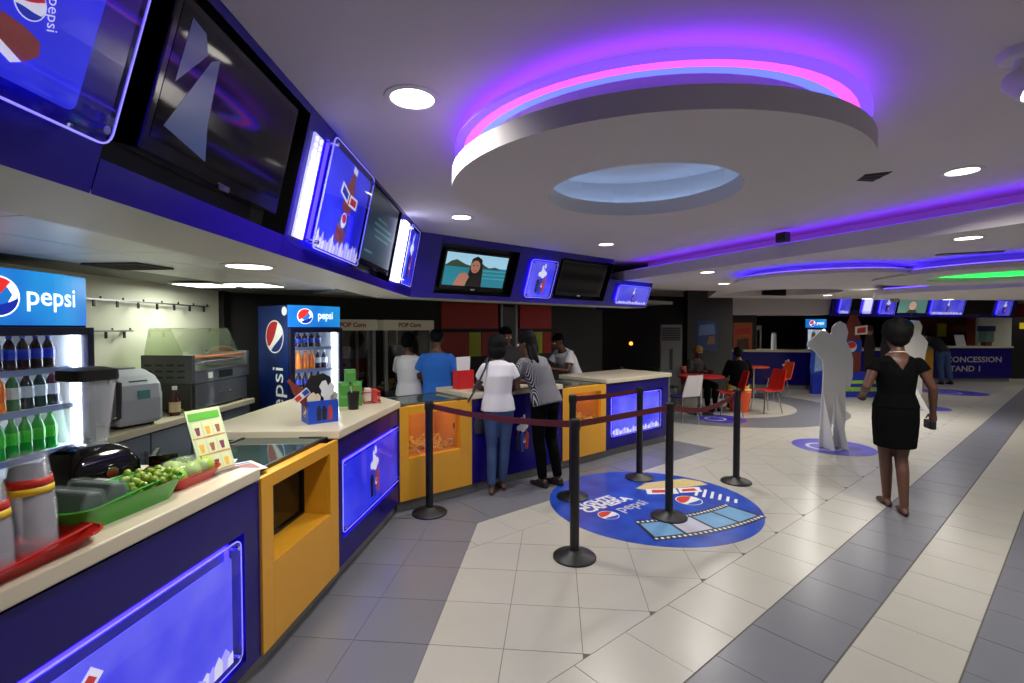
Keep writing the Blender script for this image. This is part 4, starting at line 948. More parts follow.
tray('red tray under the stacked cups at left edge', (-1.40, 1.28), math.radians(85), .46, .27, .035, redt)
cupm = film('cup_plastic', (225, 225, 235), .05, .12); sleeve = mat('cup_sleeve_red', (196, 40, 30), .4, var=.3, vscale=25); sleevey = mat('cup_sleeve_yellow', (225, 190, 40), .4)
cup_me = MB().lathe([(0, .0), (.040, 0), (.0415, .001), (.060, .155), (.0625, .157), (.0595, .158), (.0405, .004), (0, .003)], 24).mesh('cup_body', cupm, True)
ban = MB().lathe([(.0500, .070), (.0530, .095), (.0537, .095), (.0507, .070)], 24, closed=True).mesh('cup_band', sleeve, True)
ban2 = MB().lathe([(.0530, .095), (.0555, .115), (.0562, .115), (.0537, .095)], 24, closed=True).mesh('cup_band', sleevey, True)
def cups(x, y, n, lab, grp, flip=True):
    for k in range(n):
        z = Z1 + .009 + k * .0125
        t = thing('plastic_cup', (lab.replace('cup in', 'cup, %s from the bottom in' % ORD[k]) if k < n - 1 else lab.replace('clear plastic cup in', 'banded topmost plastic cup of')), 'cup', (x, y, z + .158) if flip else (x, y, z), group=grp)
        if flip: t.rotation_euler = (math.pi, 0, 0)
        for nm, me in (('body', cup_me),) + ((('band', ban), ('band', ban2)) if k == n - 1 else ()):
            o = bpy.data.objects.new(nm, me); COL.objects.link(o); o.parent = t
cups(-1.395, 1.385, 11, 'clear plastic cup in the nested stack on the red tray', 'cups in the front stack'); cups(-1.385, 1.25, 9, 'clear plastic cup in the nested stack cut by the left edge', 'cups in the left stack')
# green bowl with wrapped sandwiches and grapes
gb = mat('green_plastic', (62, 150, 48), .25)
tray('green plastic bowl with wrapped food and grapes', (-1.42, 1.70), math.radians(82), .44, .24, .075, gb, 'serving_bowl', 'bowl')
wrap = film('cling_film', (190, 205, 205), .16, .05)
rnd = random.Random(5)
for k, (dx, dy) in enumerate(((0, 0), (.0, .085))):
    t = thing('sandwich_pack', ('clear wrapped dark snack pack at the near end of the green bowl', 'clear wrapped snack pack in the middle of the green bowl')[k], 'food pack', (-1.44, 1.57 + dy * 1.1, Z1 + .05), math.radians(80))
    MB().prism([(-.045, 0), (.045, 0), (.03, .06), (-.02, .07)], lambda x, z, q: (x, q, z), -.085, .085).obj('filling', mat('dark_snack', (60, 74, 66), .5, var=.3), t, bev=.01)
    MB().prism([(-.05, -.002), (.05, -.002), (.035, .07), (-.025, .08)], lambda x, z, q: (x, q, z), -.092, .092).obj('film_wrap', wrap, t, bev=.012)
gr = mat('green_grape', (150, 175, 70), .25, var=.15, vscale=30)
t = thing('grape_bunch', 'bunch of green grapes at the far end of the green bowl', 'grapes', (-1.40, 1.84, Z1 + .03))
b = MB()
for k in range(46):
    b.ball((rnd.uniform(-.07, .07), rnd.uniform(-.08, .07), .012 + rnd.random() * .06), .013, n=10, k=6)
b.obj('berries', gr, t, smooth=True); MB().tube([(-.05, 0, .05), (0, .01, .085), (.04, .02, .075)], .003, 5).obj('stem', mat('stem_brown', (110, 96, 50), .7), t)
# red tray with wrapped apples
tray('small red tray of wrapped green apples', (-1.39, 2.02), math.radians(85), .28, .19, .045, redt)
apm = mat('green_apple', (150, 180, 60), .3, var=.2, vscale=12)
ap = MB().lathe([(0, .012), (.012, .004), (.03, 0), (.042, .02), (.045, .04), (.036, .066), (.018, .076), (.006, .068), (0, .066)], 18).mesh('apple_flesh', apm, True); stm = MB().tube([(0, 0, .066), (.003, 0, .085)], .002, 5).mesh('apple_stem', mat('stem_brown', (110, 96, 50), .7))
for k, (dx, dy) in enumerate(((-.04, -.085), (.042, -.09), (-.045, .0), (.045, -.005), (-.038, .085), (.045, .08))):
    t = thing('green_apple', ['green apple at the near end of the small red tray', 'green apple at near outer corner of the small red tray', 'green apple in the middle of the small red tray by the wall side', 'green apple in the middle of the small red tray at the front', 'green apple at far end of the small red tray', 'green apple nearest the menu card in the red tray'][k], 'apple', (-1.39 + dx, 2.02 + dy, Z1 + .012)); t.rotation_euler = (rnd.uniform(-.3, .3), rnd.uniform(-.3, .3), k)
    for nm, me in (('flesh', ap), ('stem', stm)): o = bpy.data.objects.new(nm, me); COL.objects.link(o); o.parent = t
t = thing('plastic_wrap', 'loose clear film over the apples in the red tray', 'plastic film', (-1.39, 2.02, Z1 + .05))
o = MB().ball((0, 0, 0), .1, n=20, k=10, sc=(.95, 1.35, .56)).obj('film_cover', wrap, t, smooth=True)
# menu card on stand
t = thing('menu_card', 'upright green menu card with drink pictures on the worktop', 'menu card', (-1.315, 2.16, Z1), math.radians(72))
M_ = Matrix.Rotation(math.radians(-20), 4, 'X')
mf = lambda x, z, k: M_ @ Vector((x, k, z))
MB().prism([(-.085, .006), (.085, .006), (.085, .30), (-.085, .30)], mf, -.002, .002).obj('card', mat('menu_green', (196, 208, 168), .35, var=.08), t, fix=True)
MB().prism([(-.075, .25), (.075, .25), (.075, .285), (-.075, .285)], mf, -.0032, -.002).obj('title_band', mat('menu_title', (90, 170, 60), .4), t, fix=True)
for i in range(3):
    for j in range(3):
        cx, cz = -.05 + i * .05, .05 + j * .078
        MB().prism([(cx - .022, cz - .032), (cx + .022, cz - .032), (cx + .022, cz + .034), (cx - .022, cz + .034)], mf, -.003, -.002).obj('picture', mat('menu_tile', (205, 215, 165), .4), t, fix=True)
        MB().prism([(cx - .007, cz - .024), (cx + .007, cz - .024), (cx + .012, cz + .012), (cx - .012, cz + .012)], mf, -.0038, -.003).obj('drink_print', mat('menu_drink%d' % ((i * 2 + j) % 3), ((150, 90, 80), (225, 170, 70), (120, 60, 90))[(i * 2 + j) % 3], .4), t, fix=True)
    MB().prism([(-.08, .012 + i * .078), (.08, .012 + i * .078), (.08, .016 + i * .078), (-.08, .016 + i * .078)], mf, -.0034, -.002).obj('price_line', mat('menu_orange', (215, 130, 80), .4), t, fix=True)
part('foot', acry, t, (-.085, .085, -.03, .05, 0, .004))
# leaflets on the display lid
for k, (x, y, a, lab) in enumerate(((-1.32, 2.37, 50, 'printed leaflet lying at the edge of the yellow display'), (-1.47, 2.40, 20, 'second leaflet lying behind the menu card'))):
    t = thing('leaflet', lab, 'leaflet', (x, y, .963), math.radians(a)); part('sheet', mat('paper_white', (220, 225, 225), .6), t, (-.07, .07, -.1, .1, 0, .002)); part('picture', mat('leaflet_print', (150, 90, 90), .5, var=.5, vscale=50), t, (-.05, .05, -.07, .05, .002, .0026)); part('title', mat('leaflet_blue', (60, 80, 150), .5), t, (-.05, .05, .06, .08, .002, .0026))
# blender
t = thing('blender', 'black countertop blender with clear square jar', 'blender', (-1.74, 1.98, Z1), math.radians(70))
sq = lambda f, z, rr=.03: [(x, y, z) for x, y in rrect(-f, f, -f, f, rr, 4)]
MB().rings([sq(.125, 0), sq(.13, .02), sq(.128, .09), sq(.105, .14), sq(.07, .165), sq(.06, .17)]).obj('motor_base', blackg, t, smooth=True, fix=True)
o = MB().rings([sq(.050, .172), sq(.054, .2), sq(.075, .44), sq(.077, .44), sq(.073, .438), sq(.050, .2), sq(.045, .178)]).obj('jar', film('jar_plastic', (225, 230, 240), .22, .06), t, smooth=True, fix=True)
MB().prism([(-.02, .18), (.02, .18), (.012, .2), (-.012, .2)], lambda x, z, k: (x, k, z), -.004, .004).obj('blade', steel, o); MB().prism([(-.02, .18), (.02, .18), (.03, .22), (.022, .2)], lambda x, z, k: (k, x, z), -.004, .004).obj('blade', steel, o)
MB().rings([sq(.080, .437), sq(.082, .45), sq(.080, .48), sq(.05, .49)]).obj('lid', black, t, smooth=True, fix=True)
MB().tube([(.075, 0, .42), (.115, 0, .41), (.11, 0, .26), (.058, 0, .23)], .011).obj('jar_handle', black, t, smooth=True)
MB().lathe([(0, 0), (.02, 0), (.022, .014), (0, .014)], 16, (0, -.13, .07), ax=Quaternion((1, 0, 0), math.radians(90))).obj('knob', chrome, t, smooth=True)
MB().lathe([(0, 0), (.03, 0), (.03, .01), (0, .01)], 16, (.06, -.128, .05), ax=Quaternion((1, 0, 0), math.radians(90))).obj('switch', black, t, smooth=True)
t = thing('plastic_tub', 'small green tub behind the cup stack', 'tub', (-1.66, 1.60, Z1)); MB().lathe([(0, 0), (.05, 0), (.06, .12), (.062, .12), (.055, .118), (.046, .01), (0, .01)], 20).obj('body', mat('green_tub', (20, 110, 40), .3), t, smooth=True); MB().lathe([(0, .12), (.064, .12), (.064, .13), (0, .13)], 20).obj('lid', mat('green_tub2', (90, 170, 60), .3), t)
t = thing('kitchen_scale', 'black plastic holder beside the blender', 'holder', (-1.55, 2.16, Z1), .5); MB().box(-.05, .05, -.08, .08, 0, .02).obj('base', black, t); part('upright', black, t, (-.05, -.035, -.08, .08, .02, .10)); part('rim', blackg, t, (-.055, .05, -.085, -.08, .02, .10))
# blue promotional box with cut-outs
t = thing('promotional_box', 'blue cardboard display box with popcorn cut-outs on the corner worktop', 'display box', (-1.34, 3.36, Z1), math.radians(38))
bx = mat('promo_blue', (24, 70, 190), .4, var=.25, vscale=9)
part('box', bx, t, (-.10, .10, -.085, -.079, 0, .155), (-.10, .10, .079, .085, 0, .155), (-.10, -.094, -.079, .079, 0, .155), (.094, .10, -.079, .079, 0, .155), (-.094, .094, -.079, .079, 0, .004))
f_ = lambda x, z, k: (x, -.085 - .001 - k * .0004, z)
logo_mesh(MB(), lambda y, z, l: (-.1008 - l * .0004, -y, z), 0, .075, .035, rot=.4).obj('emblem', [mat('side_white', (225, 225, 225), .4), mat('side_red', (170, 32, 38), .4), mat('side_blue', (16, 34, 110), .4)], t)
for k, (x, m) in enumerate(((-.03, pr_dark), (.005, pr_dark), (.045, pr_red))):
    MB().poly([f_(x - .014, .02, 0), f_(x + .014, .02, 0), f_(x + .016, .09, 0), f_(x + .006, .12, 0), f_(x - .006, .12, 0), f_(x - .016, .09, 0)]).obj('figure_print', mat('box_fig%d' % k, ((30, 30, 60), (24, 24, 34), (180, 50, 50))[k], .5), t)
def card(pts, m, x0, y, nm):
    MB().prism(pts, lambda x, z, k: (x + x0, y + k, z), -.002, .002).obj(nm, m, t, fix=True)
card([(-.07, .14), (.07, .14), (.09, .2), (.08, .30), (.03, .33), (-.06, .31), (-.1, .25)], mat('card_black', (24, 20, 20), .6, var=.3), .01, .05, 'cut_out')
card([(-.02, .11), (.02, .11), (.025, .18), (.05, .2), (.055, .25), (.03, .28), (.01, .25), (-.005, .29), (-.03, .285), (-.05, .25), (-.035, .22), (-.04, .19), (-.02, .17)], mat('card_white', (222, 226, 228), .6), .03, -.06, 'cut_out')
pc = mat('card_popcorn', (215, 205, 180), .7, var=.15, vscale=40)
for x0, y0 in ((-.06, -.075), (.075, -.02)): card([(-.04, .14), (.04, .14), (.045, .18), (.03, .205), (.01, .2), (0, .215), (-.025, .205), (-.045, .18)], pc, x0, y0, 'cut_out')
R2 = math.radians(38)
rt = lambda x, z: (-.13 + x * math.cos(R2) - z * math.sin(R2), .2 + x * math.sin(R2) + z * math.cos(R2))
card([rt(x, z) for x, z in ((-.035, -.09), (.035, -.09), (.04, -.02), (.03, .05), (.012, .1), (.012, .13), (-.012, .13), (-.012, .1), (-.03, .05), (-.04, -.02))], mat('card_cola', (120, 46, 40), .5, var=.4, vscale=30), 0, -.03, 'cut_out')
card([rt(x, z) for x, z in ((-.055, -.03), (.055, -.03), (.055, .015), (-.055, .015))], mat('card_white', (222, 226, 228), .6), 0, -.034, 'glasses'); 
for s_, m in ((-1, sr), (1, mat('lens_blue', (40, 70, 180), .4))): card([rt(s_ * .03 + x, z) for x, z in ((-.02, -.022), (.02, -.022), (.02, .008), (-.02, .008))], m, 0, -.0375, 'lens')
# green pots, dark pot and red holder behind
gm = mat('green_card', (80, 160, 70), .5, var=.1)
for k, (x, y, z, lab) in enumerate(((-1.40, 4.02, Z1, 'lower left green carton in the little pile'), (-1.31, 4.06, Z1, 'lower right green carton in the little pile'), (-1.40, 4.02, Z1 + .102, 'middle left green carton in the little pile'), (-1.31, 4.06, Z1 + .102, 'middle right green carton in the little pile'), (-1.355, 4.04, Z1 + .204, 'topmost green carton of the little pile'))):
    t = thing('green_carton', lab, 'carton', (x, y, z), .4); part('box', gm, t, (-.042, .042, -.042, .042, 0, .1), bev=.003); part('lid_flap', mat('green_card2', (110, 185, 95), .5), t, (-.03, .03, -.0435, -.042, .07, .095))
t = thing('cutlery_pot', 'black pot in front of the green cartons', 'pot', (-1.27, 3.86, Z1)); MB().lathe([(0, 0), (.04, 0), (.048, .14), (.044, .14), (.037, .01), (0, .01)], 20).obj('pot', black, t, smooth=True); MB().tube([(0, 0, .02), (.02, .01, .19)], .004, 6).obj('straw', sr, t); MB().tube([(0, .01, .02), (-.02, .0, .185)], .004, 6).obj('straw', sw, t)
t = thing('wire_holder', 'red wire holder with small packets on the corner worktop', 'holder', (-1.22, 4.18, Z1), .5)
for z in (.02, .10): MB().tube([(x, y, z) for x, y in rrect(-.07, .07, -.05, .05, .02, 3)] + [(.07, -.03, z)], .005, 6).obj('wire_ring', redt, t)
for x in (-.068, .068):
    for y in (-.03, .03): MB().tube([(x, y, 0), (x, y, .10)], .004, 6).obj('wire_leg', redt, t)
part('packet', mat('packet_white', (220, 200, 195), .5), t, (-.05, -.01, -.04, .04, .01, .13)); part('packet', mat('packet_red', (200, 60, 50), .5), t, (.005, .045, -.04, .04, .01, .12))
# red napkin box on the second counter
p = PB(2.92, -4.32); t = thing('napkin_box', 'red open box with white paper bags beside the customer', 'napkin box', (p.x, p.y, Z1), RZB)
rb = mat('red_card', (196, 30, 34), .5)
part('box', rb, t, (-.1, .1, -.055, -.05, 0, .2), (-.1, .1, .05, .055, 0, .2), (-.1, -.095, -.05, .05, 0, .2), (.095, .1, -.05, .05, 0, .2), (-.095, .095, -.05, .05, 0, .005))
for k, (x, a) in enumerate(((-.05, -.12), (.0, .02), (.05, .08))):
    MB().prism([(-.045, .01), (.045, .01), (.045, .34), (-.045, .34)], lambda u, z, q: (x + u * math.cos(a) + (z - .2) * math.sin(a) * .5, q + .02 * k - .02, z), -.004, .004).obj('paper_bag', white, t, fix=True)
# card terminal / paper on far top
p = PB(4.2, -4.4)
# ================================================================ PEOPLE
def remesh(mb, vox, smooth=4):
    me = mb.mesh('tmp', [white]); bm = bmesh.new(); bm.from_mesh(me); bmesh.ops.remove_doubles(bm, verts=bm.verts, dist=1e-6); bmesh.ops.recalc_face_normals(bm, faces=bm.faces); bm.to_mesh(me); bm.free()
    o = bpy.data.objects.new('tmp', me); COL.objects.link(o)
    r = o.modifiers.new('r', 'REMESH'); r.mode = 'VOXEL'; r.voxel_size = vox
    s = o.modifiers.new('s', 'SMOOTH'); s.factor = .5; s.iterations = smooth
    out = bpy.data.meshes.new_from_object(o.evaluated_get(bpy.context.evaluated_depsgraph_get())); bpy.data.objects.remove(o); bpy.data.meshes.remove(me)
    out.materials.clear()
    for p in out.polygons: p.use_smooth = True
    return out
def capsule(mb, pts, rad, n=12, flat=False):
    """tapered limb along pts, rounded ends"""
    pts = [Vector(p) for p in pts]; rad = list(rad)
    if not flat:
        d0 = (pts[0] - pts[1]).normalized(); d1 = (pts[-1] - pts[-2]).normalized()
        a = [pts[0] + d0 * rad[0] * k for k in (.95, .7, .35)]; ra = [rad[0] * k for k in (.3, .7, .93)]
        b = [pts[-1] + d1 * rad[-1] * k for k in (.35, .7, .95)]; rb = [rad[-1] * k for k in (.93, .7, .3)]
        pts = a + pts + b; rad = ra + rad + rb
    return mb.tube(pts, rad, n)
def loft(mb, rows, n=20, lat=Vector((1, 0, 0))):
    """rows (centre, rx, ry): ellipses with lateral axis lat, second axis perpendicular to the path"""
    P = [Vector(r[0]) for r in rows]; R = []
    for k, (c, rx, ry) in enumerate(rows):
        d = (P[min(k + 1, len(P) - 1)] - P[max(k - 1, 0)]).normalized(); f = d.cross(lat).normalized()
        R.append([P[k] + lat * rx * math.cos(2 * math.pi * q / n) + f * ry * math.sin(2 * math.pi * q / n) for q in range(n)])
    return mb.rings(R)
def hand(mb, w_, d, side, palm, s=1.0, curl=.5):
    """five-fingered hand from wrist w_ along d; palm = palm normal; side = thumb direction"""
    w_ = Vector(w_); d = Vector(d).normalized(); side = Vector(side); side = (side - d * side.dot(d)).normalized(); pl_ = Vector(palm); pl_ = (pl_ - d * pl_.dot(d) - side * pl_.dot(side)).normalized()
    capsule(mb, [w_, w_ + d * .04 * s, w_ + d * .075 * s], [.024 * s, .03 * s, .03 * s])
    for k in range(4):
        b = w_ + d * .075 * s + side * (.03 - .02 * k) * s; L_ = (.04, .045, .042, .033)[k] * s
        m_ = b + d * L_ * math.cos(curl * .5) + pl_ * L_ * math.sin(curl * .5); e = m_ + d * L_ * .8 * math.cos(curl * 1.6) + pl_ * L_ * .8 * math.sin(curl * 1.6)
        capsule(mb, [b - d * .02 * s, b, m_, e], [.0095 * s] * 3 + [.0075 * s], 8)
    b = w_ + d * .025 * s + side * .025 * s; capsule(mb, [b, b + (d * .5 + side * .7) * .04 * s + pl_ * .01 * s, b + (d * .9 + side * .6 + pl_ * .4) * .062 * s], [.013 * s, .0105 * s, .008 * s], 8)
def person(label, loc, yaw, J, skin, top=None, bottom=None, hair=None, shoes=None, h=1.68, vox=.011, fem=True, extra=None, hand_dirs=None, sit=False):
    """J overrides joints of a standing figure facing -y; lengths for 1.70 m"""
    D = dict(pelvis=(0, 0, .94), waist=(0, 0, 1.07), chest=(0, 0, 1.26), shm=(0, .01, 1.385), neck=(0, .015, 1.45), head=(0, -.01, 1.585),
             shL=(.16, .01, 1.35), shR=(-.16, .01, 1.35), elL=(.215, .03, 1.10), elR=(-.215, .03, 1.10), wrL=(.225, -.05, .87), wrR=(-.225, -.05, .87),
             hiL=(.085, 0, .90), hiR=(-.085, 0, .90), knL=(.09, -.02, .49), knR=(-.09, -.02, .49), anL=(.09, .02, .085), anR=(-.09, .02, .085), yawh=0, nod=0, footL=0, footR=0)
    D.update(J); J = {k: (Vector(v) if isinstance(v, tuple) else v) for k, v in D.items()}
    s = h / 1.70; t = thing('person', label, 'person', loc, yaw); t.scale = (s, s, s)
    lat = (J['shL'] - J['shR']).normalized()
    W = .94 if fem else 1.06
    tor = [(J['pelvis'] - Vector((0, 0, .09)) if not sit else J['pelvis'] - Vector((0, .0, .05)), .145, .105), (J['pelvis'], .168 if fem else .155, .115), (J['waist'], .128 * W, .095), (J['chest'], .155 * W, .112), (J['shm'] - (J['shm'] - J['chest']) * .15, .168 * W, .082), (J['shm'] + Vector((0, 0, .015)), .115 * W, .068), (J['neck'], .055, .055), (J['neck'].lerp(J['head'], .5), .05, .052)]
    arms = {}; legs = {}
    for S in 'LR':
        arms[S] = ([J['sh' + S], J['sh' + S].lerp(J['el' + S], .5), J['el' + S], J['el' + S].lerp(J['wr' + S], .35), J['wr' + S]], [.052 * W, .045 * W, .038 * W, .037 * W, .025])
        legs[S] = ([J['hi' + S], J['hi' + S].lerp(J['kn' + S], .45), J['kn' + S], J['kn' + S].lerp(J['an' + S], .33) + Vector((0, .012, 0)), J['an' + S]], [.088, .075, .052, .05, .034])
    b = MB(); loft(b, tor, lat=lat)
    fw = Matrix.Rotation(J['yawh'], 3, 'Z') @ Matrix.Rotation(J['nod'], 3, 'X')
    H = J['head']; hp = lambda v: H + fw @ Vector(v)
    capsule(b, [J['neck'], H + Vector((0, .015, -.06))], [.052, .05])
    def eb(c, r, sc):
        i = len(b.v); b.ball((0, 0, 0), r, sc=sc, n=16, k=12)
        for q in range(i, len(b.v)): b.v[q] = tuple(hp(Vector(b.v[q]) + Vector(c)))
    eb((0, .012, .03), .092, (.85, 1.06, .95)); eb((0, -.012, -.03), .07, (.86, 1.0, 1.15)); eb((0, -.03, -.085), .04, (1, .9, .7))
    eb((0, -.098, -.012), .015, (.9, 1.1, 1.5)); eb((0, -.085, -.058), .02, (1.4, .6, .5)); eb((.078, .01, -.01), .022, (.4, .8, 1.3)); eb((-.078, .01, -.01), .022, (.4, .8, 1.3))
    for S in 'LR':
        capsule(b, *arms[S]); capsule(b, *legs[S])
        f = Matrix.Rotation(J['foot' + S], 3, 'Z'); a = J['an' + S]
        capsule(b, [a + f @ Vector((0, .045, -.055)), a + Vector((0, 0, -.03)), a + f @ Vector((0, -.07, -.052)), a + f @ Vector((0, -.145, -.062))], [.026, .034, .032, .02])
        sg = 1 if S == 'L' else -1; hd = (hand_dirs or {}).get(S)
        d = (J['wr' + S] - J['el' + S]).normalized()
        if hd: hand(b, J['wr' + S], hd[0], hd[1], hd[2], 1.0, hd[3])
        else: hand(b, J['wr' + S], d, (0, -1, 0) if abs(d.y) < .7 else (-sg, 0, 0), (-sg, 0, 0) if abs(d.y) < .7 else (0, 0, -1), 1.0, .6)
    me = remesh(b, vox); me.materials.append(skin); o = bpy.data.objects.new('body', me); COL.objects.link(o); o.parent = t
    for nm, m in (('eye', mat('eye_white', (230, 225, 220), .3)),):
        for sx in (-1, 1):
            e = MB(); e.ball((0, 0, 0), .0115, n=10, k=8); e.v = [tuple(hp(Vector(v) + Vector((sx * .032, -.082, .008)))) for v in e.v]; eo = e.obj('eye', m, t, smooth=True)
            e = MB(); e.ball((0, 0, 0), .0065, n=8, k=6); e.v = [tuple(hp(Vector(v) + Vector((sx * .032, -.0895, .008)))) for v in e.v]; e.obj('iris', black, eo, smooth=True)
    def cloth(name, mb, m, vx=None):
        me = remesh(mb, vx or vox, 3); me.materials.append(m); o = bpy.data.objects.new(name, me); COL.objects.link(o); o.parent = t; return o
    if top:
        m, sl, hem, ex = top['m'], top.get('sleeve', .55), top.get('hem', .02), top.get('ex', .016)
        c = MB(); p = J['pelvis'] + (J['pelvis'] - J['waist']).normalized() * hem
        loft(c, [(p, (.17 if fem else .16) + ex, .12 + ex), (J['pelvis'].lerp(J['waist'], .5), .152 + ex, .108 + ex), (J['waist'], .136 * W + ex, .1 + ex), (J['chest'], .158 * W + ex, .114 + ex), (J['shm'] - (J['shm'] - J['chest']) * .15, .172 * W + ex * .6, .084 + ex), (J['shm'] + Vector((0, 0, .02)), .118 * W, .07 + ex * .4), (J['neck'] - (J['neck'] - J['shm']) * .35, .064, .062)], lat=lat)
        for S in 'LR':
            a, e_, w_ = J['sh' + S], J['el' + S], J['wr' + S]
            if sl <= 1: pts = [a, a.lerp(e_, sl * .5), a.lerp(e_, sl)]; rr = [.045 * W + ex * .4, .048 * W + ex * .8, .048 * W + ex * 1.1]
            else: pts = [a, a.lerp(e_, .5), e_, e_.lerp(w_, sl - 1)]; rr = [.05 * W + ex * .5, .047 * W + ex * .8, .041 + ex * .8, .034 + ex * .8]
            c.ball(tuple(a), rr[0], n=14, k=10); capsule(c, pts, rr, 14, flat=True)
        so_ = cloth('shirt', c, m)
        if top.get('vback'):
            bm = bmesh.new(); bm.from_mesh(so_.data)
            dl = [f for f in bm.faces if f.calc_center_median().y > .0 and abs(f.calc_center_median().x) < (f.calc_center_median().z - top['vback']) * .62]
            bmesh.ops.delete(bm, geom=dl, context='FACES'); bm.to_mesh(so_.data); bm.free()
    if bottom:
        m = bottom['m']; ex = bottom.get('ex', .012); c = MB()
        if bottom['kind'] == 'skirt':
            rows = [(J['waist'] + Vector((0, 0, .01)), .138 + ex, .112 + ex), (J['waist'].lerp(J['pelvis'], .5), .16 + ex, .124 + ex), (J['pelvis'], .178 + ex, .13 + ex), (J['pelvis'] - Vector((0, 0, .12)), .180 + ex, .135 + ex)] + bottom['rows']
            loft(c, rows, lat=Vector((1, 0, 0)))
        else:
            loft(c, [(J['pelvis'] - Vector((0, 0, .1)) if not sit else J['pelvis'] - Vector((0, .02, .06)), .155 + ex, .11 + ex), (J['pelvis'], .17 + ex if fem else .16 + ex, .118 + ex), (J['waist'] - (J['waist'] - J['pelvis']) * .3, .14 + ex, .103 + ex)], lat=lat)
            for S in 'LR':
                pts, rr = legs[S]; fl = bottom.get('len', .97); e_ = pts[2].lerp(pts[4], fl); capsule(c, pts[:4] + [e_], [r + ex for r in rr[:4]] + [bottom.get('cuff', .045)], 14, flat=True); c.ball(tuple(pts[0]), rr[0] + ex, n=14, k=10)
        cloth('trousers' if bottom['kind'] != 'skirt' else 'skirt', c, m)
    if hair:
        c = MB()
        for cc, r, sc in hair['balls']:
            i = len(c.v); c.ball((0, 0, 0), r, sc=sc, n=16, k=12)
            for q in range(i, len(c.v)): c.v[q] = tuple(hp(Vector(c.v[q]) + Vector(cc)))
        for pts, rr in hair.get('locks', []): capsule(c, [hp(p) for p in pts], rr, 10)
        cloth('hair', c, hair.get('m', mat('black_hair', (8, 7, 7), .7, bump=.4, bscale=120, spec=.15)), .012)
    if shoes:
        for S in 'LR':
            c = MB(); f = Matrix.Rotation(J['foot' + S], 3, 'Z'); a = J['an' + S]; fr_ = shoes.get('flat')
            capsule(c, [a + f @ Vector((0, .045, -.062)), a + f @ Vector((0, -.05, -.062)), a + f @ Vector((0, -.15, -.064))], [.032, .038, .028] if not fr_ else [.024, .026, .022])
            if not fr_: capsule(c, [a + f @ Vector((0, .03, -.03)), a + f @ Vector((0, -.06, -.045))], [.036, .036])
            mo = remesh(c, .009, 2)
            for v in mo.vertices: v.co.z = max(v.co.z, a.z - .084) if not fr_ else min(max(v.co.z, a.z - .084), a.z - .070)
            mo.materials.append(shoes['m']); o = bpy.data.objects.new('shoe', mo); COL.objects.link(o); o.parent = t
    if extra: extra(t, J)
    return t
skin_d = mat('brown_skin', (86, 54, 40), .5, var=.06); skin_m = mat('mid_brown_skin', (112, 72, 54), .5, var=.06)
cap_hair = [((0, .025, .045), .1, (.9, 1.08, .9)), ((0, .05, 0), .085, (1, .9, 1.1))]
short_m = [((0, .02, .05), .096, (.88, 1.05, .85)), ((0, .05, .02), .075, (1, .9, 1.0))]
jeans = mat('blue_jeans', (54, 78, 122), .8, var=.2, vscale=12, bump=.1, bscale=150); blk = mat('black_cloth', (9, 9, 10), .9, var=.2, spec=.08); whitec = mat('white_cotton', (212, 212, 216), .85, bump=.05, bscale=30); bluec = mat('blue_shirt', (28, 102, 196), .8, var=.06)
sandal = mat('brown_leather', (84, 50, 36), .5)

# the two customers at the second counter
def bag(t, J):
    c = MB(); R = []
    for z, rx, ry in ((.62, .10, .04), (.64, .16, .055), (.74, .17, .06), (.86, .15, .05), (.88, .13, .03)): R.append([(.0 + rx * math.cos(2 * math.pi * q / 20) + .31, ry * math.sin(2 * math.pi * q / 20) - .06, z) for q in range(20)])
    o = MB().rings(R).obj('handbag', mat('dark_bag', (40, 42, 54), .5), t, smooth=True)
    MB().tube([(.40, .0, .87), (.26, .085, 1.12), (.15, .115, 1.36), (.115, .03, 1.455), (.13, -.10, 1.40), (.25, -.13, 1.1), (.31, -.10, .87)], .011, 8).obj('bag_strap', mat('dark_bag', (40, 42, 54), .5), o, smooth=True)
yB = math.atan2(oB.y, oB.x) + math.pi / 2     # figure facing away from the counter; + pi faces it
face = yB + math.pi
person('person in white T-shirt and blue jeans with shoulder bag at the counter', (-.14, 4.83, 0), face - .5, dict(
    shm=(0, -.02, 1.385), neck=(0, -.025, 1.45), head=(0, -.06, 1.57), shL=(.145, .0, 1.35), shR=(-.145, .0, 1.35), nod=.25, yawh=-.25, elL=(.20, -.17, 1.13), wrL=(.10, -.33, 1.08), elR=(-.22, -.02, 1.12), wrR=(-.14, -.24, 1.07),
    hiL=(.08, .0, .90), knL=(.07, .0, .49), anL=(.08, .05, .085), knR=(-.08, -.03, .49), anR=(-.06, -.08, .085), footL=-.2, footR=.3), skin_d,
    top=dict(m=whitec, sleeve=.5, hem=.05, ex=.02), bottom=dict(kind='trousers', m=jeans, ex=.004, cuff=.046), hair=dict(balls=[((0, .02, .035), .112, (.95, 1.05, 1.0)), ((0, .045, -.05), .085, (1.2, .85, 1.2)), ((.06, .0, -.03), .06, (.7, 1.1, 1.5)), ((-.06, 0, -.03), .06, (.7, 1.1, 1.5))]), shoes=dict(m=sandal, flat=True), h=1.58, extra=bag)
pin = stripes('striped_blouse', (36, 36, 46), (180, 180, 186), 36, 'X', thr=.8)
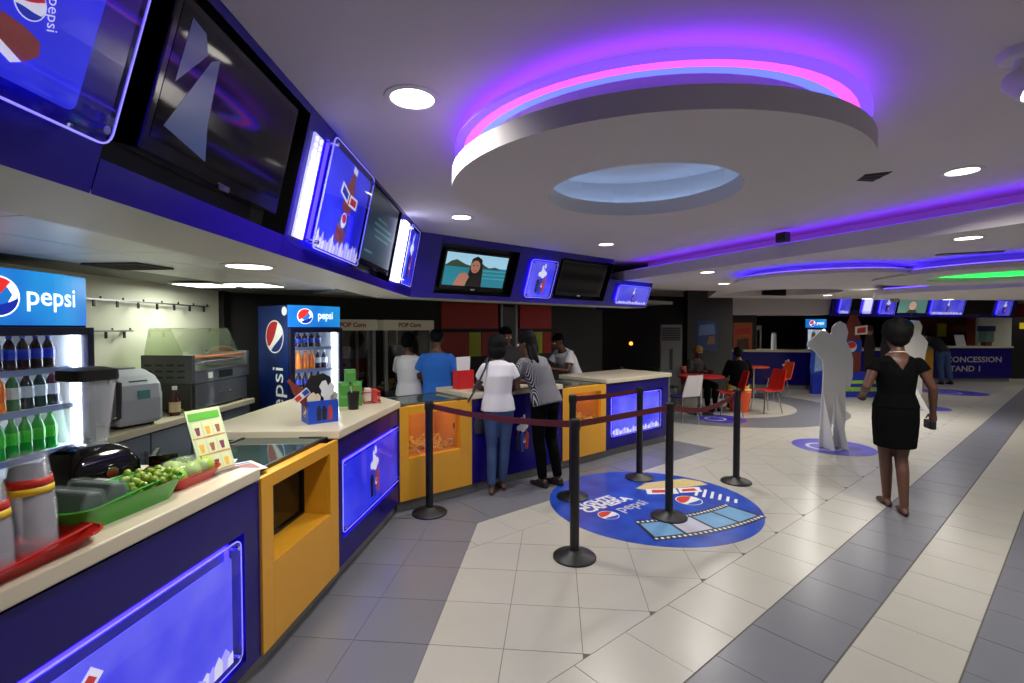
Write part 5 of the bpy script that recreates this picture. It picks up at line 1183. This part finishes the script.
person('person in dark striped blouse and black trousers leaning on the counter', (.33, 5.06, 0), face + .1, dict(
    pelvis=(0, .04, .93), waist=(.01, .0, 1.06), chest=(.03, -.07, 1.23), shm=(.05, -.12, 1.345), neck=(.06, -.14, 1.405), head=(.07, -.19, 1.52), nod=.3, yawh=.4,
    shL=(.205, -.11, 1.315), shR=(-.105, -.11, 1.315), elL=(.28, -.22, 1.08), wrL=(.12, -.36, 1.08), elR=(-.18, -.22, 1.08), wrR=(-.02, -.38, 1.08), hiL=(.085, .02, .89), hiR=(-.085, .02, .89), knL=(.08, .0, .49), knR=(-.09, .03, .49), anL=(.07, .05, .085), anR=(-.1, .12, .085)), skin_d,
    top=dict(m=pin, sleeve=1.1, hem=.06, ex=.03), bottom=dict(kind='trousers', m=blk, ex=.012, cuff=.05), hair=dict(balls=cap_hair + [((0, .07, .08), .06, (1.1, .9, .9)), ((.0, .06, -.06), .08, (1, .8, 1.2))], locks=[([(.05, .08, -.05), (.1, .1, -.2), (.11, .09, -.36)], [.03, .028, .012]), ([(.08, .04, -.05), (.14, .05, -.22), (.15, .05, -.34)], [.024, .022, .01])]), shoes=dict(m=mat('dark_shoe', (38, 28, 24), .5)), h=1.66)
# staff behind the counter
p = PB(2.92, -4.86); person('worker in bright blue polo shirt seen from behind', (p.x, p.y, 0), math.radians(172), dict(head=(.02, -.05, 1.57), nod=.3, yawh=.2, elL=(.25, -.05, 1.12), wrL=(.16, -.25, 1.06), elR=(-.25, -.05, 1.12), wrR=(-.16, -.25, 1.06)), skin_d, top=dict(m=bluec, sleeve=.62, hem=.08, ex=.026), bottom=dict(kind='trousers', m=blk), hair=dict(balls=short_m), shoes=dict(m=black), h=1.64, fem=False)
p = PB(2.74, -5.2); person('worker in white shirt facing the popcorn machine', (p.x, p.y, 0), math.radians(158), dict(nod=.3, head=(.04, -.05, 1.57), yawh=.3, elL=(.24, -.1, 1.12), wrL=(.2, -.3, 1.15), elR=(-.24, .02, 1.12), wrR=(-.22, -.1, .90)), skin_d, top=dict(m=whitec, sleeve=.62, hem=.04, ex=.024), bottom=dict(kind='trousers', m=blk), hair=dict(balls=cap_hair + [((0, .09, .02), .05, (1.2, .8, 1))]), shoes=dict(m=black), h=1.60)
p = PB(4.05, -4.98); person('worker in dark shirt facing the customers across the counter', (p.x, p.y, 0), math.radians(10), dict(nod=.35, head=(-.02, -.08, 1.56), yawh=.35, elL=(.24, -.06, 1.12), wrL=(.12, -.28, 1.08), elR=(-.24, -.06, 1.12), wrR=(-.1, -.28, 1.08)), skin_m, top=dict(m=mat('dark_olive_cloth', (36, 36, 34), .8), sleeve=.65, hem=.06, ex=.02), bottom=dict(kind='trousers', m=blk), hair=dict(balls=short_m), shoes=dict(m=black), h=1.68, fem=False)
p = PB(5.38, -5.0); person('worker in white polo bending over the counter at right', (p.x, p.y, 0), math.radians(-62), dict(
    waist=(0, -.05, 1.06), chest=(0, -.14, 1.22), shm=(0, -.2, 1.33), neck=(0, -.24, 1.39), head=(0, -.30, 1.50), nod=.4, shL=(.175, -.19, 1.32), shR=(-.175, -.19, 1.32), elL=(.24, -.27, 1.07), wrL=(.15, -.48, 1.10), elR=(-.25, -.30, 1.08), wrR=(-.15, -.50, 1.06)), skin_d, top=dict(m=whitec, sleeve=.6, hem=.06, ex=.026), bottom=dict(kind='trousers', m=blk), hair=dict(balls=short_m), shoes=dict(m=black), h=1.64, fem=False)
# woman in black dress walking away
def walker_extra(t, J):
    c = J['wrR'] + Vector((0, .0, -.09))
    o = part('purse', mat('black_leather', (18, 18, 18), .4), t, (c.x - .02, c.x + .03, c.y - .10, c.y + .03, c.z - .06, c.z + .02), bev=.012); part('purse_clasp', chrome, o, (c.x + .03, c.x + .034, c.y - .05, c.y - .03, c.z - .02, c.z - .01))
    pts = [(J['neck'] + Vector((.062 * math.cos(a), .002 + .062 * math.sin(a), -.012 + .01 * math.sin(a)))) for a in [2 * math.pi * k / 22 for k in range(23)]]
    MB().tube(pts, .005, 6).obj('necklace', mat('pearl', (205, 190, 175), .3), t, smooth=True)
    o = None
wk = person('person in short black dress walking away across the lobby', (3.47, 4.36, 0), math.radians(180) - .30, dict(
    chest=(0, 0, 1.26), head=(.0, -.02, 1.575), elR=(-.25, .06, 1.13), wrR=(-.29, -.02, .90), elL=(.25, .06, 1.12), wrL=(.20, -.16, 1.04),
    hiL=(.085, 0, .90), knL=(.055, -.05, .49), anL=(.015, -.10, .085), knR=(-.05, .0, .49), anR=(-.03, .13, .085), footL=.1, footR=-.1), skin_d,
    top=dict(m=blk, sleeve=.36, hem=.0, ex=.014, vback=1.29), bottom=dict(kind='skirt', m=blk, ex=.0, rows=[((0, 0, .70), .172, .135), ((0, 0, .58), .160, .14)]),
    hair=dict(balls=[((0, .02, .05), .118, (1.0, 1.02, .95)), ((.045, .03, .09), .075, (1, 1, 1)), ((-.045, .03, .09), .075, (1, 1, 1)), ((0, .05, .12), .07, (1, 1, 1)), ((0, .06, .0), .085, (1.05, .8, 1))]), shoes=dict(m=mat('dark_sandal', (34, 24, 22), .5), flat=True), h=1.69, vox=.009, extra=walker_extra)
# man leaning on far counter
person('person in dark sweater and jeans bent over the far counter', (12.72, 14.28, 0), math.radians(180), dict(
    pelvis=(0, .0, .93), waist=(0, -.09, 1.05), chest=(0, -.24, 1.19), shm=(0, -.35, 1.27), neck=(0, -.40, 1.31), head=(0, -.48, 1.40), nod=.6, shL=(.18, -.34, 1.26), shR=(-.18, -.34, 1.26), elL=(.28, -.42, 1.09), wrL=(.1, -.52, 1.11), elR=(-.28, -.42, 1.09), wrR=(-.1, -.52, 1.11), knL=(.11, .05, .49), anL=(.13, .14, .085), knR=(-.11, .05, .49), anR=(-.13, .14, .085)), skin_d,
    top=dict(m=mat('dark_sweater', (34, 36, 44), .8), sleeve=1.9, hem=.06, ex=.03), bottom=dict(kind='trousers', m=jeans, ex=.025, cuff=.06), hair=dict(balls=short_m), shoes=dict(m=black), h=1.72, vox=.016, fem=False)

# ================================================================ SEATING CORNER
MB().prism(arc(1.62, 2.5, 0, 359.99, 80, (4.3, 10.45)), idf, .0004, .0012, caps=True).obj('inlay_ring', greyt, floor)
rplas = mat('red_plastic', (186, 34, 28), .35); oplas = mat('orange_plastic', (214, 78, 30), .35)
def cafe_table(label, loc, r, m=rplas, z=.74):
    t = thing('cafe_table', label, 'table', loc)
    MB().lathe([(0, z - .03), (r - .01, z - .03), (r, z - .02), (r, z), (0, z)], 36).obj('table_top', m, t, smooth=True)
    MB().lathe([(0, .02), (.03, .02), (.03, z - .03), (0, z - .03)], 16).obj('column', chrome, t, smooth=True); MB().lathe([(0, 0), (.24, 0), (.24, .012), (.04, .03), (0, .03)], 28).obj('foot_disc', steel, t, smooth=True)
def cafe_chair(label, loc, rz, m=rplas, m2=None):
    t = thing('cafe_chair', label, 'chair', loc, rz)
    R = []
    for k in range(9):
        y = -.2 + .4 * k / 8; z = .455 - .02 * math.sin(math.pi * k / 8); R.append([(-.2, y, z - .012), (.2, y, z - .012), (.2, y, z + .006), (-.2, y, z + .006)])
    MB().rings(R).obj('seat', m, t, smooth=False, bev=.004)
    R = []
    for k in range(8):
        f = k / 7; z = .46 + .38 * f; y = .19 + .10 * f; w_ = .2 - .03 * f * f; R.append([(-w_, y + .02, z), (-w_ * .5, y + .035, z), (0, y + .04, z), (w_ * .5, y + .035, z), (w_, y + .02, z), (w_, y, z), (w_ * .5, y + .018, z), (0, y + .022, z), (-w_ * .5, y + .018, z), (-w_, y, z)])
    MB().rings(R).obj('backrest', m2 or m, t, smooth=False)
    for sx in (-1, 1):
        for sy in (-1, 1): MB().tube([(sx * .14, sy * .13, .445), (sx * .2, sy * .2, 0)], .011, 8).obj('leg', chrome, t, smooth=True)
    return t
cafe_table('round red cafe table left of the two red chairs', (3.62, 9.25, 0), .42); cafe_table('round orange cafe table at the back of the seating corner', (5.75, 11.5, 0), .34, oplas)
cafe_chair('red plastic chair with its back towards the rope posts, left of a pair', (4.12, 9.15, 0), math.radians(-100)); cafe_chair('red plastic chair rightmost of the pair beside the orange seat', (4.98, 9.45, 0), math.radians(-80))
cafe_chair('blue chair with white and red backrest beside the counter end', (3.02, 8.55, 0), math.radians(205), mat('navy_plastic', (38, 32, 92), .4), mat('white_plastic', (205, 200, 200), .4))
cafe_chair('orange chair at the back near the far counter', (6.35, 11.55, 0), math.radians(-90), oplas); cafe_chair('red chair behind the round red table', (3.85, 10.02, 0), math.radians(20))
gpl = mat('green_plastic_chair', (14, 66, 40), .5)
cafe_chair('dark green chair left of the air conditioner', (2.55, 9.9, 0), 1.2, gpl); cafe_chair('dark green chair in front of the air conditioner', (3.15, 9.95, 0), 2.0, gpl)
sitJ = dict(pelvis=(0, .06, .52), waist=(0, .10, .66), chest=(0, .08, .86), shm=(0, .05, .98), neck=(0, .04, 1.04), head=(0, -.0, 1.17), shL=(.165, .05, .97), shR=(-.165, .05, .97), elL=(.23, -.02, .72), elR=(-.23, -.02, .72), wrL=(.14, -.26, .78), wrR=(-.14, -.26, .78), hiL=(.09, .02, .52), hiR=(-.09, .02, .52), knL=(.1, -.40, .50), knR=(-.1, -.40, .50), anL=(.1, -.40, .085), anR=(-.1, -.40, .085))
person('seated person in dark clothes with mustard cap behind the red table', (3.84, 9.98, 0), math.radians(20), dict(sitJ, nod=.2), skin_d, top=dict(m=mat('charcoal_cloth', (40, 38, 38), .85), sleeve=1.8, ex=.03), bottom=dict(kind='trousers', m=blk, ex=.02), hair=dict(balls=[((0, .015, .05), .105, (.95, 1.05, .85))], m=mat('mustard_cap', (132, 106, 44), .8)), shoes=dict(m=black), vox=.014, sit=True)
person('seated person in black top and pale yellow skirt on the orange seat', (4.5, 9.62, 0), math.radians(165), dict(sitJ, nod=.1), skin_d, top=dict(m=blk, sleeve=1.6, ex=.035), bottom=dict(kind='trousers', m=mat('pale_yellow_cloth', (198, 176, 92), .85), ex=.035, cuff=.06), hair=dict(balls=cap_hair), shoes=dict(m=black), vox=.014, sit=True)
t = thing('tub_seat', 'orange tapered tub seat between the red chairs', 'seat', (4.5, 9.55, 0)); MB().lathe([(0, 0), (.17, 0), (.22, .40), (.20, .42), (0, .42)], 24).obj('shell', oplas, t, smooth=True); MB().lathe([(0, .42), (.21, .42), (.22, .435), (.2, .45), (0, .45)], 24).obj('cushion', mat('pale_yellow_cloth', (198, 176, 92), .85), t, smooth=True)
# floor-standing air conditioner
t = thing('air_conditioner', 'white floor-standing air conditioner in the dark corner', 'air conditioner', (3.42, 10.4, 0), math.radians(-14))
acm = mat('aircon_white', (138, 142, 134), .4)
part('body', acm, t, (-.22, .22, 0, .32, 0, 1.72), bev=.012); part('outlet', mat('grille_grey', (70, 72, 70), .5), t, (-.19, .19, -.006, 0, 1.38, 1.66)); part('panel_slot', mat('grille_grey', (70, 72, 70), .5), t, (-.035, .035, -.004, 0, .75, 1.2))
for k in range(5): part('louvre', acm, t, (-.19, .19, -.012, -.006, 1.41 + k * .05, 1.42 + k * .05))
# dark pillar with poster
t = thing('pillar', 'dark grey pillar behind the seated guests', 'pillar', (4.62, 11.3, 0), math.radians(-8)); tag(t, kind='structure')
part('shaft', mat('charcoal_pillar', (40, 39, 40), .5), t, (-.48, .48, 0, .6, 0, 2.55)); part('corner_strip', mat('strip_dark', (60, 58, 56), .4), t, (-.50, -.48, -.004, .05, 0, 2.55), (.48, .50, -.004, .05, 0, 2.55))
def poster(label, P, x0, x1, z0, z1, bg, shapes, kind='poster'):
    t = thing('wall_poster', label, 'poster')
    MB().prism([(x0, z0), (x1, z0), (x1, z1), (x0, z1)], lambda x, z, k: P(x, z, k), 0, .012).obj('board', bg, t, fix=True)
    for nm, m, pts in shapes: MB().poly([P(x0 + u * (x1 - x0), z0 + v * (z1 - z0), .0132) for u, v in pts]).obj(nm, m, t)
    return t
Mp = Matrix.Translation((4.62, 11.3, 0)) @ Matrix.Rotation(math.radians(-8), 4, 'Z'); fp = lambda x, z, k: Mp @ Vector((x, -.001 - k, z))
poster('dim blue film poster on the dark pillar', fp, -.30, .16, 1.12, 1.82, mat('poster_blue', (36, 52, 92), .4, var=.4, vscale=8), [('picture', mat('poster_light', (84, 108, 150), .4, var=.4, vscale=12), [(.1, .5), (.9, .55), (.85, .9), (.15, .85)]), ('figure_print', mat('poster_warm', (120, 80, 60), .4), [(.5, .2), (.9, .22), (.85, .5), (.6, .48)])])
fq = lambda x, z, k: Vector((x, 13.35 - k, z))
poster('orange film poster left of the far kitchen opening', fq, 6.1, 6.62, .95, 1.80, mat('poster_orange', (170, 84, 34), .4, var=.3, vscale=6), [('picture', mat('poster_brown', (84, 50, 30), .4, var=.4, vscale=10), [(.15, .05), (.85, .05), (.8, .5), (.2, .45)]), ('title', mat('poster_red', (180, 40, 30), .4), [(.1, .6), (.9, .65), (.9, .85), (.1, .8)])])
p0 = part('poster_backing', dark, bpy.data.objects['wall_lounge'], (5.4, 6.75, 13.36, 13.46, 0, 2.0)); part('red_post', mat('dim_red', (120, 34, 26), .5), p0, (5.72, 6.0, 13.2, 13.358, 0, 2.0))
t = thing('wall_lamp', 'small white tube lamp beside the orange poster', 'lamp', (5.86, 13.19, 1.25)); part('bracket', steel, t, (-.03, .03, -.03, .0, .05, .5)); part('tube', mat('small_tube', (235, 240, 250), .4, emit=2), t, (-.025, .025, -.06, -.03, .02, .42))
t = thing('wall_lamp', 'small orange lamp glowing in the dark corner', 'lamp', (3.05, 12.4, 1.25)); MB().ball((0, 0, 0), .05).obj('bulb', mat('amber_glow', (255, 150, 60), .4, emit=3), t, smooth=True); MB().lathe([(0, -.08), (.05, -.08), (.03, -.04), (0, -.04)], 14).obj('holder', black, t)
# white bulkhead over the far left counter
MBk = MB().prism([(5.2, 13.2), (8.25, 12.45), (8.6, 13.9), (5.6, 14.4)], idf, 2.0, 2.55).obj('trim_2', paint); tag(MBk, 'off-white bulkhead over the far left counter', 'bulkhead', kind='structure')
t = thing('television', 'dark television hanging in the round ceiling recess', 'television', (4.75, 8.8, 2.30), .4); part('bezel', bez, t, (-.28, .28, -.03, .03, -.06, .12), bev=.004); part('screen', scr_off, t, (-.26, .26, -.034, -.03, -.045, .105)); part('ceiling_arm', steel, t, (-.03, .03, .0, .03, .12, .13))

# ================================================================ FLOOR STICKERS, STANDEES
def dot(label, c, r, kind=0):
    t = thing('floor_sticker', label, 'floor sticker', (c[0], c[1], 0)); MB().prism(circ(0, 0, r, 48), idf, .0014, .0026).obj('sheet', mat('sticker_violet', (66, 58, 170), .35, var=.15, vscale=5), t)
    MB().prism(circ(-r * .25, 0, r * .45, 32), idf, .0026, .0031).obj('ring_print', mat('sticker_pale', (190, 190, 205), .35), t); MB().prism(circ(-r * .25, 0, r * .36, 32), idf, .0031, .0035).obj('ring_print', mat('sticker_violet', (66, 58, 170), .35), t)
    MB().prism(circ(r * .4, -r * .2, r * .22, 24), idf, .0026, .0031).obj('spot_print', mat('sticker_darkv', (40, 36, 130), .35), t)
dot('round violet floor sticker under the white cut-out figure', (4.46, 6.68), .50); dot('round blue floor sticker in front of the red cafe table', (3.80, 8.75), .42); dot('violet floor sticker under the second white cut-out', (8.55, 9.95), .40); dot('wide violet floor sticker before the far counter', (11.3, 12.35), .66)
cardw = mat('foam_card_white', (206, 206, 204), .7, var=.03)
def standee(name, label, loc, rz, outline, m, th=.012, strut=True, h=1):
    t = thing(name, label, 'standee', loc, rz)
    MB().prism(outline, lambda x, z, k: (x, k, z), -th / 2, th / 2).obj('board', m, t, fix=True)
    if strut: MB().prism([(.008, .0), (.38, 0), (.008, h * .55)], lambda y, z, k: (k, -y, z), -.006, .006).obj('strut', m, t, fix=True)
    return t
fig = [(834, 324), (839, 322), (845, 325), (848, 333), (846, 342), (851, 350), (854, 360), (854, 378), (851, 389), (847, 388), (847, 372), (846, 395), (847, 420), (844, 448), (833, 449), (834, 420), (833.5, 400), (831, 425), (829.5, 449), (817.5, 448), (819, 418), (820, 395), (821, 372), (820, 361), (812, 353), (803, 347), (803, 343), (812, 336), (818, 331), (824, 332), (827, 335), (829, 334), (830, 328)]
ol = [((u - 832) * .01378, max(0, (448.5 - v) * .01378)) for u, v in fig][::-1]
t = standee('cut_out_figure', 'white back of a life-size cut-out figure with raised arm', (4.44, 6.68, 0), math.radians(8), ol, cardw, strut=False)
for x in (-.14, .06): MB().prism([(.006, 0), (.22, 0), (.006, .75)], lambda y, z, k: (k + x, -y, z), -.005, .005).obj('strut', cardw, t, fix=True)
ol2 = [(x * 1.05 + (.0 if z < 1.2 else .04), z) for x, z in [(-.2, 0), (-.05, 0), (-.02, .6), (.02, .6), (.05, 0), (.2, 0), (.22, .8), (.27, 1.1), (.28, 1.35), (.18, 1.48), (.12, 1.52), (.15, 1.68), (.08, 1.8), (-.06, 1.8), (-.13, 1.7), (-.1, 1.52), (-.2, 1.45), (-.27, 1.2), (-.22, .85)]]
t = standee('cut_out_figure', 'second white cut-out figure half hidden behind the walker', (8.25, 9.95, 0), .1, ol2, cardw); MB().prism(circ(-.13, 1.74, .07, 16), lambda x, z, k: (x, k, z), -.02, .02).obj('red_cap', mat('card_red', (176, 40, 34), .5), t, fix=True)
# blue dancer standee facing the viewer
t = standee('cut_out_figure', 'blue printed cut-out of a performer beside the white figure', (7.72, 12.1, 0), 0, [(-.2, 0), (.2, 0), (.24, .7), (.22, 1.15), (.14, 1.3), (.1, 1.5), (-.02, 1.52), (-.1, 1.42), (-.17, 1.56), (-.22, 1.52), (-.22, 1.2), (-.26, .7)], mat('standee_blue', (44, 84, 190), .5, var=.4, vscale=5), strut=False)
MB().prism(circ(-.19, 1.46, .05, 14, .09), lambda x, z, k: (x, k, z), -.012, -.0065).obj('face_print', mat('card_skin', (150, 104, 84), .5), t, fix=True); MB().prism([(-.15, .55), (.1, .6), (.12, 1.1), (-.12, 1.15)], lambda x, z, k: (x, k, z), -.012, -.0065).obj('costume_print', mat('card_pale', (150, 180, 220), .5, var=.3, vscale=12), t, fix=True); MB().prism([(-.22, 0), (.22, 0), (.22, .5), (-.22, .5)], lambda x, z, k: (x, k, z), -.05, .05).obj('stand_box', mat('stand_blue', (30, 50, 170), .5), t, fix=True)
# display stand with bottle and film characters
t = thing('display_stand', 'blue promotional stand with big bottle and character cut-outs', 'display stand', (8.55, 11.7, 0), 0)
part('plinth_box', mat('stand_blue', (30, 50, 170), .5), t, (-.62, .62, -.18, .18, 0, .58)); part('text_band', mat('band_lime', (150, 190, 70), .5, var=.5, vscale=14), t, (-.58, .58, -.19, -.18, .14, .24)); part('text_band', mat('band_lime', (150, 190, 70), .5, var=.5, vscale=14), t, (-.58, .58, -.19, -.18, .32, .40))
K = lambda pts, m, nm, n, x0=0: MB().prism([(x + x0, z) for x, z in pts], lambda x, z, k: (x, k, z), n - .006, n).obj(nm, m, t, fix=True)
K([(-.18, .58), (.18, .58), (.2, 1.2), (.15, 1.5), (.2, 1.7), (.1, 1.9), (.08, 2.0), (-.08, 2.0), (-.1, 1.9), (-.2, 1.7), (-.15, 1.5), (-.2, 1.2)], mat('stand_bottle', (120, 54, 40), .5, var=.4, vscale=9), 'bottle_cut_out', 0, -.30); K([(-.09, 1.96), (.09, 1.96), (.09, 2.08), (-.09, 2.08)], mat('stand_capblue', (40, 36, 80), .5), 'cap_cut_out', -.007, -.30)
K([(-.2, 1.06), (.2, 1.06), (.2, 1.36), (-.2, 1.36)], mat('stand_label', (30, 60, 180), .5), 'label_print', -.008, -.30); K(circ(-.05, 1.2, .13, 20), sw, 'emblem_print', -.014, -.30); K(circ(-.05, 1.24, .10, 20, .08), sr, 'emblem_print', -.020, -.30); K([(-.05, 1.48), (.25, 1.5), (.25, 1.72), (-.05, 1.68)], sw, 'glasses_print', -.014, -.22); K([(.0, 1.52), (.2, 1.54), (.2, 1.67), (.0, 1.64)], sr, 'lens_print', -.020, -.22)
for x0, h_, m in ((.1, 1.76, (44, 30, 30)), (.5, 1.72, (52, 48, 50))):
    K([(-.11, .58), (.11, .58), (.14, 1.2), (.1, 1.45), (.03, 1.5), (-.03, 1.5), (-.1, 1.45), (-.14, 1.2)], mat('char_%d' % m[0], m, .5, var=.4, vscale=10), 'character_cut_out', .01, x0); K(circ(0, 1.58, .075, 16, .11), mat('card_skin', (150, 104, 84), .5), 'face_print', .003, x0); K(circ(0, 1.64, .08, 16, .07), mat('card_hair', (40, 26, 22), .5), 'hair_print', -.004, x0)

# ================================================================ FAR CONCESSION STAND
def far_unit(label, p, q, m=blue, zt=1.0, txt=None, D=.6):
    p, q = Vector(p), Vector(q); L_ = (q - p).length; rz = math.atan2(q.y - p.y, q.x - p.x); t = thing('counter_unit', label, 'counter unit', (p.x, p.y, 0), rz)
    part('front_panel', m, t, (0, L_, 0, .02, .12, zt)); part('carcass', m, t, (.005, L_ - .005, .02, D, .12, zt - .005)); part('plinth', plinthm, t, (0, L_, .05, D, 0, .12))
    part('worktop', worktop, t, (-.02, L_ + .02, -.03, D + .05, zt, zt + .055)); return t, L_
t, L_ = far_unit('blue far counter unit behind the seating corner', (5.4, 13.45), (8.0, 12.9)); figures_print(t, lambda u, v, n: Vector((L_ - 1.0 + u * .8, -.001 - n, .32 + v * .5)), s=.8)
for o in t.children:
    if 'print' in o.name: o.data.materials[0] = mat('sticker_' + o.data.materials[0].name, (150, 150, 160), .4)
far_unit('blue middle unit of the far counter behind the standees', (8.05, 12.92), (12.35, 14.72)); far_unit('yellow unit of the far counter beside the bent person', (12.38, 14.75), (12.86, 14.75), yel)
t, L_ = far_unit('blue far counter unit lettered with its stand name', (12.88, 14.75), (15.25, 14.75), blue, 1.04)
let = mat('silver_lettering', (170, 166, 160), .4)
for s_, z in (('CONCESSION', .68), ('STAND 1', .40)): text_mesh(s_, .235, lambda x, y: (.36 + x, -.003, z + y), align='LEFT', xs=1.16, bold=.004).obj('lettering', let, t)
# fascia with screens and signs
pf, qf = Vector((8.1, 12.35)), Vector((14.85, 14.35)); Lf = (qf - pf).length; df = (qf - pf).normalized(); nf = Vector((df.y, -df.x))
def FF(x, z, n=0): p = pf + df * x + nf * (n + .12 * (z - FB) / .6); return Vector((p.x, p.y, z))
ff = thing('wall_fascia_far', 'dark blue fascia of the far concession stand', 'fascia', kind='structure')
MB().prism([(0, FB), (Lf, FB), (Lf, CEIL), (0, CEIL)], lambda x, z, k: FF(x, z, k), -.04, 0).obj('panel', bluef, ff, fix=True)
ufar = lambda u: ((u - 512) / 484 * pf.y - pf.x) / (df.x - (u - 512) / 484 * df.y)
tvm = pic('tvgrey', (90, 130, 120), .7)
def fscr(label, u0, u1, m, z0=2.02, z1=2.46):
    x0, x1 = ufar(u0), ufar(u1); return tv(label, FF, x0, x1, z0, z1, n0=.002, n1=.03, mats=m)
sign('fascia_sign', 'leftmost bright sign on the far fascia', FF, ufar(836), ufar(846), 2.02, 2.46, None, led=('l', 'r'), lift=.05, sheet=skyp2)
fscr('dark television near the left end of the far fascia', 847, 857, scr_off)
t, P = sign('fascia_sign', 'white glowing sign between dark screens on the far fascia', FF, ufar(859), ufar(868), 2.02, 2.46, None, led=('l', 'r'), lift=.05, sheet=mat('white_sign', (225, 225, 255), .4, emit=1.3))
sign('fascia_sign', 'violet sign left of the far television with a face', FF, ufar(876), ufar(891), 2.02, 2.46, 'figures', led=('l', 't', 'b'), lift=.05, sheet=skyp2, ice=False)
t, P = fscr('far television showing a face', 894, 923, tvm); shape(circ(.5, .5, .13, 18, .3), P, pic('face_far', (200, 160, 140), .7), t, 'picture', 0); shape([(.3, 0), (.72, 0), (.62, .22), (.4, .22)], P, pic('coat', (60, 60, 66), .5), t, 'picture', .0004)
sign('fascia_sign', 'wide violet sign with ice on the far fascia', FF, ufar(927), ufar(959), 2.02, 2.46, 'figures_wide', led=('l', 't', 'b', 'r'), lift=.05, sheet=skyp2)
fscr('switched-off television right of the wide far sign', 962, 989, scr_off); sign('fascia_sign', 'small violet sign at the right end of the far fascia', FF, ufar(993), ufar(1006), 2.02, 2.46, 'figures', led=('l', 'r'), lift=.05, sheet=skyp2, ice=False)
# far fridges, panels and door
fridge('far drinks fridge behind the bottle stand', (8.95, 14.7, 0), math.radians(12), .75, .6, 1.92, 1.66, .3, (.62, .95, 1.25)); fridge('far drinks fridge beside the bent person', (12.55, 15.9, 0), math.radians(4), .85, .6, 1.90, 1.64, .3, (.62, .95, 1.25))
fw_ = bpy.data.objects['wall_lounge']
part('wall_panel', mat('dark_red_panel', (96, 24, 20), .5), fw_, (13.7, 15.6, 16.6, 16.7, .9, 2.0)); part('wall_panel', limep, fw_, (14.55, 14.85, 16.55, 16.598, 1.35, 1.80))
wall('wall_stub', [(15.05, 15.6), (16.1, 15.6)], 0, 2.3, wallw, 'cream wall stub at the right end of the far stand')
t = thing('door_1', 'dark doorway at far right with small yellow sign', 'door', (16.15, 15.7, 0), kind='structure'); part('leaf', mat('dark_door', (22, 20, 20), .4), t, (0, 1.4, 0, .06, 0, 2.0)); part('sign_plate', mat('yellow_sign', (220, 190, 40), .4, emit=.3), t, (.30, .58, -.012, 0, 1.62, 1.82)); part('jamb', redp, t, (-.07, 0, -.02, .08, 0, 2.05))
for x, y0, z0_, lab in ((13.95, 15.02, 1.10, 'white price card on the far counter'), ):
    t = thing('price_card', lab, 'card', (x, y0, z0_ - .005), -.2); MB().prism([(-.13, 0), (.13, 0), (.13, .34), (-.13, .34)], lambda u, z, k: (u, k + z * .35, z), -.004, .004).obj('card', mat('paper_white', (220, 225, 225), .6), t, fix=True); part('foot', steel, t, (-.13, .13, .0, .15, 0, .006))
t = thing('dispenser', 'tall dispenser with blue top at the right of the far counter', 'dispenser', (14.75, 15.05, 1.095)); part('base', mat('disp_brown', (110, 70, 40), .5), t, (-.09, .09, -.09, .09, 0, .12)); part('tank', glass('tank_glass', (190, 215, 215), .1), t, (-.12, .12, -.12, .12, .12, .45)); part('lid', mat('disp_navy', (36, 40, 90), .5), t, (-.15, .15, -.15, .15, .45, .62), bev=.02)
# equipment in the far kitchen opening on the left
t = thing('popcorn_machine', 'pale popcorn cabinet in the far kitchen opening', 'popcorn machine', (7.15, 14.5, 0), -.2); part('cart', dark, t, (-.3, .3, 0, .5, 0, .9)); part('cabinet', mat('aluminium', (150, 150, 145), .4, metal=.5), t, (-.3, -.26, 0, .04, .9, 1.6), (.26, .3, 0, .04, .9, 1.6), (-.3, .3, 0, .5, 1.6, 1.72), (-.3, .3, .46, .5, .9, 1.6)); part('pane', glass('machine_pane', (230, 230, 225), .03), t, (-.26, .26, .01, .016, .9, 1.6))
t = thing('cup_tower', 'white cup dispenser tower on the far left counter', 'dispenser', (7.25, 13.4, 1.055)); MB().lathe([(0, 0), (.07, 0), (.06, .42), (.03, .45), (0, .45)], 18).obj('tower', mat('cup_white', (215, 220, 225), .4), t, smooth=True); MB().lathe([(0, .45), (.065, .45), (.065, .47), (0, .47)], 18).obj('cap', steel, t)
for k, (x, y, z) in enumerate(((6.4, 13.6, 1.95), (9.6, 13.8, 1.95), (11.8, 14.6, 1.95), (14.2, 15.3, 1.95))):
    downlight(x, y, z + .3 if k else 2.0, ['downlight under the white bulkhead', 'downlight inside the far stand at left', 'downlight inside the far stand in the middle', 'downlight inside the far stand at right'][k], power=6) if k == 0 else None
